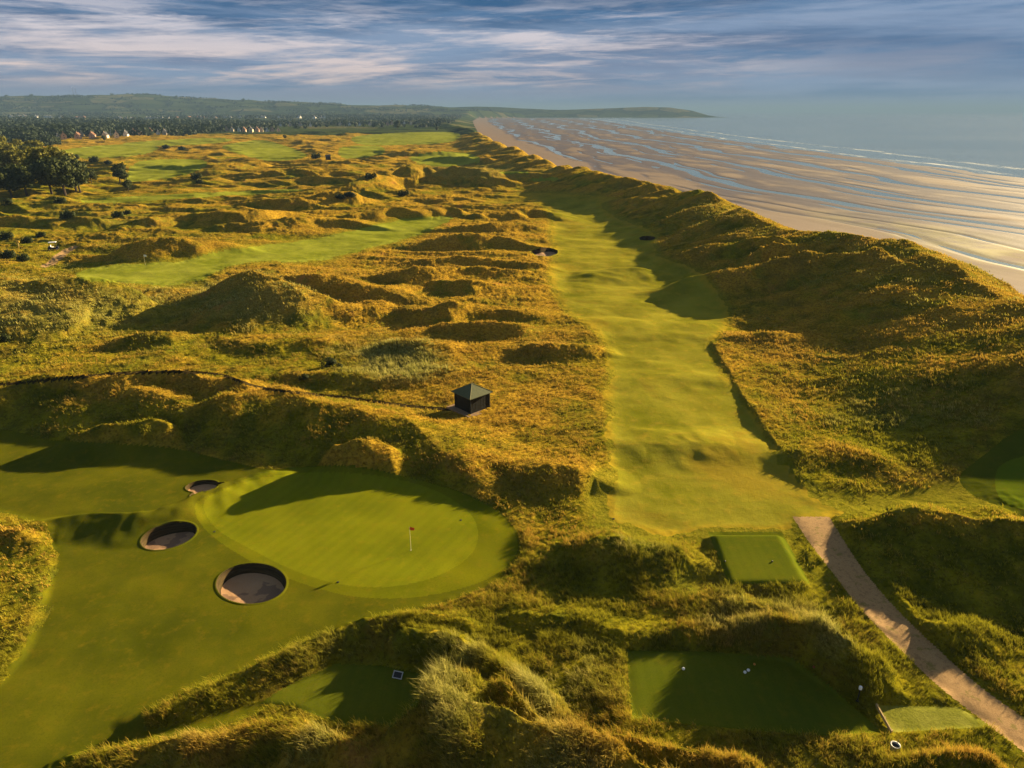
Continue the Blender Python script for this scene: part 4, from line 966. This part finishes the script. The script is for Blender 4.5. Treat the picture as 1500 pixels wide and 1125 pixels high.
# ------------------------------------------------------------------ houses
wallc = simple('cream_render', (.62, .50, .36), .9, .1, .06); wallp_ = simple('pink_render', (.50, .33, .24), .9, .1, .08); wallw = simple('white_render', (.72, .70, .66), .9, .1, .05)
slate = simple('slate', (.045, .045, .055), .7, .3, .3, 1.0, .2); tile = simple('brown_tiles', (.16, .085, .055), .8, .2, .3, 1.0, .2); glass = simple('window_glass', (.03, .035, .045), .15, .6, .1)
def house_proto(wm, rm, L=11, Wd=8, h=4.6, gab=4.0):
    root = empty('house', (0, 0, 0)); m = MB(); x, y = L/2, Wd/2
    m.add([(-x, -y, -2), (x, -y, -2), (x, y, -2), (-x, y, -2), (-x, -y, h), (x, -y, h), (x, y, h), (-x, y, h), (-x, 0, h+gab), (x, 0, h+gab)],
          [(0, 1, 5, 4), (1, 2, 6, 9, 5), (2, 3, 7, 6), (3, 0, 4, 8, 7)])
    m.build('wall', wm, root)
    m = MB(); o_ = .4; t = .25; k = gab/y; yo_ = y+.35
    for s_ in (-1, 1):
        a = [(-x-o_, s_*yo_, h-.35*k), (x+o_, s_*yo_, h-.35*k), (x+o_, 0, h+gab), (-x-o_, 0, h+gab)]; b = [(p[0], p[1], p[2]+t) for p in a]
        f = [(0, 1, 2, 3), (7, 6, 5, 4), (0, 4, 5, 1), (1, 5, 6, 2), (3, 7, 4, 0)]
        m.add(a+b, f if s_ > 0 else [q[::-1] for q in f])
    r = m.build('roof', rm, root)
    m = MB(); m.box((x-1.2, 0, h+gab+.5), (.7, 1.1, 1.9)); m.build('chimney', wm, r)
    for wx_, wz in ((-3, 1.5), (0.2, 1.5), (3.2, 1.5)):
        m = MB(); m.box((wx_, -y-.02, wz), (1.3, .1, 1.2)); w_ = m.build('window', glass, root); m = MB(); m.box((wx_, -y-.03, wz-.68), (1.5, .2, .12)); m.build('sill', white, w_)
    for wz in (1.5, 4.4):
        m = MB(); m.box((x+.02, .2, wz), (.1, 1.4, 1.2)); m.build('window', glass, root)
    m = MB(); m.box((-5+.2, -y-.03, 1.0), (.95, .1, 2.05)); m.build('door', blk, root)
    return root
HP = [house_proto(wallc, slate), house_proto(wallp_, tile), house_proto(wallw, slate, 10, 7, 3.0, 4.6)]
HS = [(57, 199, 0, 'cream gable half hidden behind the dark thicket, leftmost house'), (64, 200, 2, 'white gabled house beside the leftmost one'), (86, 204, 2, 'white gable with long sloping roof right of the dark thicket'), (94, 203, 1, 'brown house just right of the long sloping white gable'),
      (115, 203, 1, 'pink gabled house, first of the row above the pale links'), (120, 200, 0, 'cream house touching the pink one in the row'), (136, 202, 1, 'broad pink double gabled house in the row'), (139, 194, 1, 'house with tiled roof standing behind the broad pink one'),
      (155, 202, 0, 'cream gable right of the broad pink house'), (171, 201, 0, 'tall cream gable with chimney in the middle of the row'), (163, 198, 2, 'low white house between two cream gables of the row'), (185, 199, 2, 'low slate roofed house right of the tall cream gable'),
      (196, 196, 1, 'pink house standing back at the right of the row'), (206, 197, 0, 'slate roofed house near the right end of the row'), (220, 194, 1, 'brown roofed house set back at the right end of the row'), (232, 197, 2, 'low white house nearly at the right end of the row'), (242, 197, 0, 'last slate roofed house of the row on the right'),
      (332, 192, 1, 'dull pink gable at the left end of the second row'), (340, 193, 0, 'grey gable second from the left in the second row'), (350, 192, 2, 'brightest white gable of the second row'), (358, 193, 1, 'tiled house right of the brightest gable'), (368, 193, 0, 'cream gable in the middle of the second row'), (377, 193, 1, 'dull house between two gables of the second row'),
      (383, 193, 0, 'cream gable right of the middle of the second row'), (391, 193, 2, 'white house second from the right in the second row'), (399, 193, 1, 'pink gable near the right end of the second row'), (408, 193, 0, 'slate house at the right end of the second row'),
      (411, 185, 2, 'narrow white gable, first of four before the dark hedge'), (425, 185, 0, 'narrow cream gable, second of four before the dark hedge'), (440, 185, 0, 'narrow cream gable, third of four before the dark hedge'), (455, 185, 2, 'narrow white gable, last of four before the dark hedge'),
      (498, 184, 0, 'pale yellow gable, first of four at the end of the links'), (512, 184, 2, 'white gable, second of four at the end of the links'), (527, 184, 2, 'white gable, third of four at the end of the links'), (542, 184, 0, 'pale yellow gable, last of four at the end of the links'),
      (568, 184, 1, 'pink house left of the dark round tree'), (574, 183, 1, 'second pink house touching the dark round tree'), (592, 182, 2, 'white house right of the dark round tree'), (602, 183, 0, 'cream house farthest right beyond the dark round tree')]
def house_rz(px): return rng.uniform(-.35, .1)-R(62)
house_xy = []
for px, py, k, lb in HS:
    g = ground_at(px, py); house_xy.append(g[:2])
    s_ = (.72, .85) if py > 190 else (.72, 1.0)
    put(HP, k, (g[0], g[1], g[2]-.3), house_rz(px), s_, lb, 'house', 'houses along the far edge of the links')
far_house = []
for i in range(64):
    c0 = ((65, 168, 22, 2), (185, 170, 14, 1.5), (225, 167, 16, 1.5), (300, 168, 40, 3), (350, 163, 60, 3), (20, 168, 20, 2), (445, 172, 40, 4), (120, 167, 20, 1.5))[i % 8]
    px, py = c0[0]+rng.normal(0, c0[2]*.6), c0[1]+rng.normal(0, c0[3]*.5)
    X, Y, _ = P(px, max(py, 165.2), 2.0); Y = min(Y, 2900); X = X/abs(P(px, max(py, 165.2), 2.0)[1])*Y
    far_house.append((X, Y))
HF = [house_proto(wallw, slate, 14, 9, 4.5, 4.5), house_proto(wallp_, tile, 16, 9, 4.5, 4)]
for i, (X, Y) in enumerate(far_house):
    put(HF, 1 if i % 4 == 3 else 0, (X, Y, hz(X, Y)-.4), rng.uniform(-1.7, -.5), rng.uniform(.8, 1.2), 'tiny pale house of the town among the trees behind the links' if i % 4 != 3 else 'tiny brownish house of the town among the trees behind the links', 'house', 'pale houses of the far town' if i % 4 != 3 else 'brownish houses of the far town')

# ------------------------------------------------------------------ woods behind the links
def woods(name, label, polys, n, hgt, nq, size, seed, mat, ymax=3200, yminf=None, pts=None):
    r2 = np.random.default_rng(seed); out = []
    while len(out) < n:
        pl = polys[r2.integers(len(polys))]
        xs = [p[0] for p in pl]; ys = [p[1] for p in pl]
        px = r2.uniform(min(xs), max(xs)); py = r2.uniform(min(ys), max(ys))
        if not inpoly(np.array([px]), np.array([py]), pl)[0]: continue
        X, Y, _ = P(px, max(py, 164.6), 4.0); out.append((X, min(Y, ymax*r2.uniform(.8, 1.1)) if Y > ymax else Y))
        if Y > ymax: out[-1] = (X/Y*out[-1][1], out[-1][1])
    if pts is not None: out = pts
    out = np.array(out)
    avoid = np.array(house_xy+[q for q in far_house])
    keep = np.ones(len(out), bool)
    for hx_, hy_ in avoid:
        dx = (out[:, 0]-hx_)-(out[:, 1]-hy_)*hx_/hy_; dy = hy_-out[:, 1]
        keep &= ~((np.abs(dx) < 8) & (dy > -10) & (dy < (75 if hy_ < 1500 else 260)))
    out = out[keep & (coast_u(out[:, 0], out[:, 1]) < -60)]
    Z = height(out[:, 0], out[:, 1]); m = len(out)
    hh = hgt*r2.uniform(.45, 1.2, m)*(1+.35*pn(out[:, 0]/60, out[:, 1]/60, 95)); ww = hh*r2.uniform(.45, .7, m)
    c = np.repeat(np.stack([out[:, 0], out[:, 1], Z+hh*.5], 1), nq, 0); hh, ww = np.repeat(hh, nq), np.repeat(ww, nq)
    d = r2.normal(0, 1, (m*nq, 3)); d /= np.linalg.norm(d, axis=1)[:, None]
    c = c+d*np.stack([ww, ww, hh*.5], 1)*r2.uniform(.6, 1.05, (m*nq, 1))
    nr = d+r2.normal(0, .4, d.shape); nr /= np.linalg.norm(nr, axis=1)[:, None]
    a = np.cross(nr, r2.normal(0, 1, d.shape)); a /= np.linalg.norm(a, axis=1)[:, None]; b = np.cross(nr, a); s_ = (size*r2.uniform(.6, 1.4, m*nq))[:, None]
    V = np.stack([c-a*s_, c-b*s_, c+a*s_, c+b*s_], 1).reshape(-1, 3)
    o = mesh_np(name, V, np.arange(len(V)).reshape(-1, 4), mat, smooth=False, attrs={'rnd': np.repeat(r2.random(m*nq), 4)})
    return tag(o, label, kind='stuff')
woods('woodland', 'dark belt of woodland behind the row of houses', [[(-250, 204), (30, 204), (120, 198), (250, 196), (330, 191), (330, 172), (-250, 176)]], 2600, 12, 26, 1.9, 41, M['pine'])
woods('woodland', 'dark woods running right behind the second row of houses', [[(320, 190), (420, 187), (560, 180), (640, 180), (640, 168), (320, 172)]], 1300, 9, 22, 1.9, 42, M['pine'])
woods('thicket', 'dark thicket in front of the leftmost houses', [[(38, 207), (60, 210), (88, 207), (80, 203), (45, 203)], [(-60, 210), (20, 207), (20, 203), (-60, 204)]], 60, 9, 90, 1.0, 43, M['pine'], yminf=0)
# trees and hedges scattered through the town and up the hills
r3 = np.random.default_rng(9); pp = []
for i in range(300):
    Y0 = r3.uniform(1700, 5200); X0 = r3.uniform(-1.05, .02)*Y0*.85; a = r3.choice([.3, .3+math.pi/2])+r3.normal(0, .12); n_ = r3.integers(6, 26)
    for j in range(n_): pp.append((X0+math.cos(a)*j*9+r3.normal(0, 3), Y0+math.sin(a)*j*9+r3.normal(0, 3)))
for i in range(90):
    Y0 = r3.uniform(1500, 4800); X0 = r3.uniform(-1.05, -.1)*Y0*.85
    for j in range(40): pp.append((X0+r3.normal(0, 60), Y0+r3.normal(0, 26)))
woods('hedgerow_trees', 'hedgerow trees and copses over the distant fields', [[(0, 170), (10, 170), (10, 180)]], 1, 8, 9, 3.0, 44, M['pine'], pts=pp)
# radio masts on the left hill
for X0, lb in ((117, 'slim radio mast on the left hill, right one'), (113, 'slim radio mast on the left hill, left one')):
    Y = 4500.; X = (X0-750)/1000*Y*CP*1.0; z = hz(X, Y); o = empty('radio_mast', (X, Y, z)); tag(o, lb, 'mast')
    m = MB(); hgt_ = 46
    for i in range(3): t = i*2.094; m.tube((math.cos(t)*1.6, math.sin(t)*1.6, -2), (math.cos(t)*.4, math.sin(t)*.4, hgt_), .35, .25, 4)
    for j in range(9):
        z_ = j*5; rr = 1.6-1.2*z_/hgt_
        for i in range(3): t, t2 = i*2.094, (i+1)*2.094; m.tube((math.cos(t)*rr, math.sin(t)*rr, z_), (math.cos(t2)*rr*.9, math.sin(t2)*rr*.9, z_+4), .18, .18, 4)
    m.build('lattice', blk, o); m = MB(); m.tube((0, 0, hgt_), (0, 0, hgt_+6), .3, .1, 5); m.build('antenna', white, o)
# small dark hut on the far links
g = ground_at(481, 234); o = empty('hut', g, R(20)); tag(o, 'small dark hut on the distant links', 'hut')
m = MB(); m.box((0, 0, 1.1), (3, 2.4, 2.4)); m.build('wall', mdark, o); m = MB(); m.add([(-1.8, -1.5, 2.3), (1.8, -1.5, 2.3), (1.8, 1.5, 2.3), (-1.8, 1.5, 2.3), (-1.6, 0, 3.4), (1.6, 0, 3.4)], [(0, 1, 5, 4), (1, 2, 5), (2, 3, 4, 5), (3, 0, 4), (3, 2, 1, 0)]); m.build('roof', slate, o)

# ------------------------------------------------------------------ haze
hm = bpy.data.materials.new('haze_air'); hm.use_nodes = True; ht = hm.node_tree; ht.nodes.clear()
ho = ht.nodes.new('ShaderNodeOutputMaterial'); hv = ht.nodes.new('ShaderNodeVolumePrincipled'); hv.inputs['Density'].default_value = HAZE; hv.inputs['Color'].default_value = (.15, .25, .42, 1); hv.inputs['Anisotropy'].default_value = 0
ht.links.new(hv.outputs[0], ho.inputs['Volume'])
m = MB(); m.box((0, 31000-2000, 60), (70000, 66000, 230)); hb = m.build('haze', hm); tag(hb, 'thin blue air over the far land and sea', kind='stuff')
#PROPS-END

# ------------------------------------------------------------------ sky, sun, camera
w = bpy.data.worlds.new('World'); scene.world = w; w.use_nodes = True
nt = w.node_tree; nt.nodes.clear()
def wn(kind, **kw):
    o = nt.nodes.new(kind)
    for k, v in kw.items(): setattr(o, k, v)
    return o
def wm(op, a, b=None, c=None, clamp=False):
    o = wn('ShaderNodeMath', operation=op, use_clamp=clamp)
    for i, q in enumerate((a, b, c)):
        if q is None: continue
        if isinstance(q, (int, float)): o.inputs[i].default_value = q
        else: nt.links.new(q, o.inputs[i])
    return o.outputs[0]
def wr(f, a, b, c=0.0, d=1.0, lin=False):
    o = wn('ShaderNodeMapRange', interpolation_type='LINEAR' if lin else 'SMOOTHSTEP'); nt.links.new(f, o.inputs['Value'])
    for k, q in (('From Min', a), ('From Max', b), ('To Min', c), ('To Max', d)): o.inputs[k].default_value = q
    return o.outputs[0]
def wx(f, a, b, mode='MIX'):
    o = wn('ShaderNodeMix', data_type='RGBA', blend_type=mode)
    for i, q in ((0, f), (6, a), (7, b)):
        if isinstance(q, (int, float)): o.inputs[i].default_value = q
        elif isinstance(q, tuple): o.inputs[i].default_value = (*q, 1)
        else: nt.links.new(q, o.inputs[i])
    return o.outputs[2]
tc = wn('ShaderNodeTexCoord').outputs['Generated']
sp = wn('ShaderNodeSeparateXYZ'); nt.links.new(tc, sp.inputs[0]); dx, dy, dz = sp.outputs
azm = wm('ARCTAN2', dx, dy)                      # 0 ahead, + to the right
elv = wm('ARCSINE', dz)
def wnoise(sxx, szz, detail=5, rough=.6, off=0.0, tilt=0.0, dist=0.0):
    c = wn('ShaderNodeCombineXYZ')
    nt.links.new(wm('MULTIPLY', azm, sxx), c.inputs[0])
    nt.links.new(wm('MULTIPLY', wm('ADD', elv, wm('MULTIPLY', azm, tilt)), szz), c.inputs[1]); c.inputs[2].default_value = off
    o = wn('ShaderNodeTexNoise'); o.inputs['Scale'].default_value = 1; o.inputs['Detail'].default_value = detail; o.inputs['Roughness'].default_value = rough; o.inputs['Distortion'].default_value = dist
    nt.links.new(c.outputs[0], o.inputs['Vector']); return o.outputs[0]
sky = wn('ShaderNodeTexSky', sky_type='NISHITA'); sky.sun_disc = False; sky.sun_elevation = SUN_EL; sky.sun_rotation = SUN_AZ; sky.air_density = 1.2; sky.dust_density = 1.5
EXPO = 2.02
K = 1/2**EXPO
def sc(r, g, b):    # display colour -> scene colour
    f = lambda c: ((c/255+.055)/1.055)**2.4 if c > 10 else c/255/12.92
    return (f(r)*K, f(g)*K, f(b)*K)
zen = wx(wr(elv, R(.5), R(7.4)), sc(136, 146, 176), sc(42, 92, 138))
zen = wx(wr(azm, R(12), R(38)), zen, wx(wr(elv, R(-.5), R(7.4)), sc(120, 144, 178), sc(36, 92, 142)))
soft_ = wx(wr(wnoise(2.0, 20, 6, .6, 3.0, .03), .40, .62), zen, sc(134, 156, 188))
dark_ = wx(wm('MULTIPLY', wr(wnoise(2.6, 40, 6, .6, 21.0, -.02), .50, .66), .75), soft_, sc(78, 120, 164))
lit = wx(wr(elv, R(1.0), R(6)), sc(238, 212, 202), sc(216, 210, 218))
band = wm('MULTIPLY', wr(azm, R(-8), R(-30)), wm('MULTIPLY', wr(elv, R(1.6), R(3.0)), wr(elv, R(6.6), R(4.6))))
m1 = wr(wm('ADD', wnoise(3.4, 40, 8, .66, 7.0, -.05, .25), wm('MULTIPLY', band, .05)), .46, .66)
m2 = wr(wnoise(6.5, 80, 7, .68, 11.0, .03, .3), .48, .70)
msk = wm('MULTIPLY', wm('ADD', wm('MULTIPLY', m1, .95), wm('MULTIPLY', m2, .55)), wr(azm, R(4), R(26), 1.0, .12), None, True)
msk = wm('MULTIPLY', msk, wr(elv, R(1.1), R(2.4)), None, True)
msk = wm('MULTIPLY', msk, wr(elv, R(5.4), R(7.8), 1.0, .25), None, True)
vis = wx(msk, dark_, lit)
hor = wr(elv, R(-1.0), R(2.0), 1, 0)
vis = wx(wm('MULTIPLY', hor, .8), vis, wx(wr(azm, R(0), R(30)), sc(134, 142, 170), sc(122, 144, 168)))
up = wx(1.0, sky.outputs[0], (.032, .032, .032), 'MULTIPLY')
upc = wx(wm('MULTIPLY', wr(wnoise(2.0, 9, 6, .6, 31.0, .05), .47, .64), .5), up, sc(150, 138, 146))
allc = wx(wr(elv, R(8), R(15)), vis, upc)
bg = wn('ShaderNodeBackground'); nt.links.new(allc, bg.inputs[0]); bg.inputs[1].default_value = 1.0
ow = wn('ShaderNodeOutputWorld'); nt.links.new(bg.outputs[0], ow.inputs[0])

sl = bpy.data.lights.new('sun', 'SUN'); sl.energy = 5.0; sl.angle = R(.6); sl.color = (1.0, .765, .42)
so = link(bpy.data.objects.new('sun', sl)); so.location = (200, 160, 120)
sd = Vector((math.sin(SUN_AZ)*math.cos(SUN_EL), math.cos(SUN_AZ)*math.cos(SUN_EL), math.sin(SUN_EL)))
so.rotation_euler = sd.to_track_quat('Z', 'Y').to_euler()
cam = bpy.data.cameras.new('camera'); cam.sensor_width = 36; cam.lens = 24; cam.clip_start = .5; cam.clip_end = 100000
co = link(bpy.data.objects.new('camera', cam)); co.location = (0, 0, CAMZ); co.rotation_euler = (math.pi/2-PITCH, 0, 0)
scene.camera = co
scene.render.resolution_x, scene.render.resolution_y = 1024, 768
scene.view_settings.view_transform = 'Standard'; scene.view_settings.look = 'None'; scene.view_settings.gamma = 1; scene.view_settings.exposure = EXPO
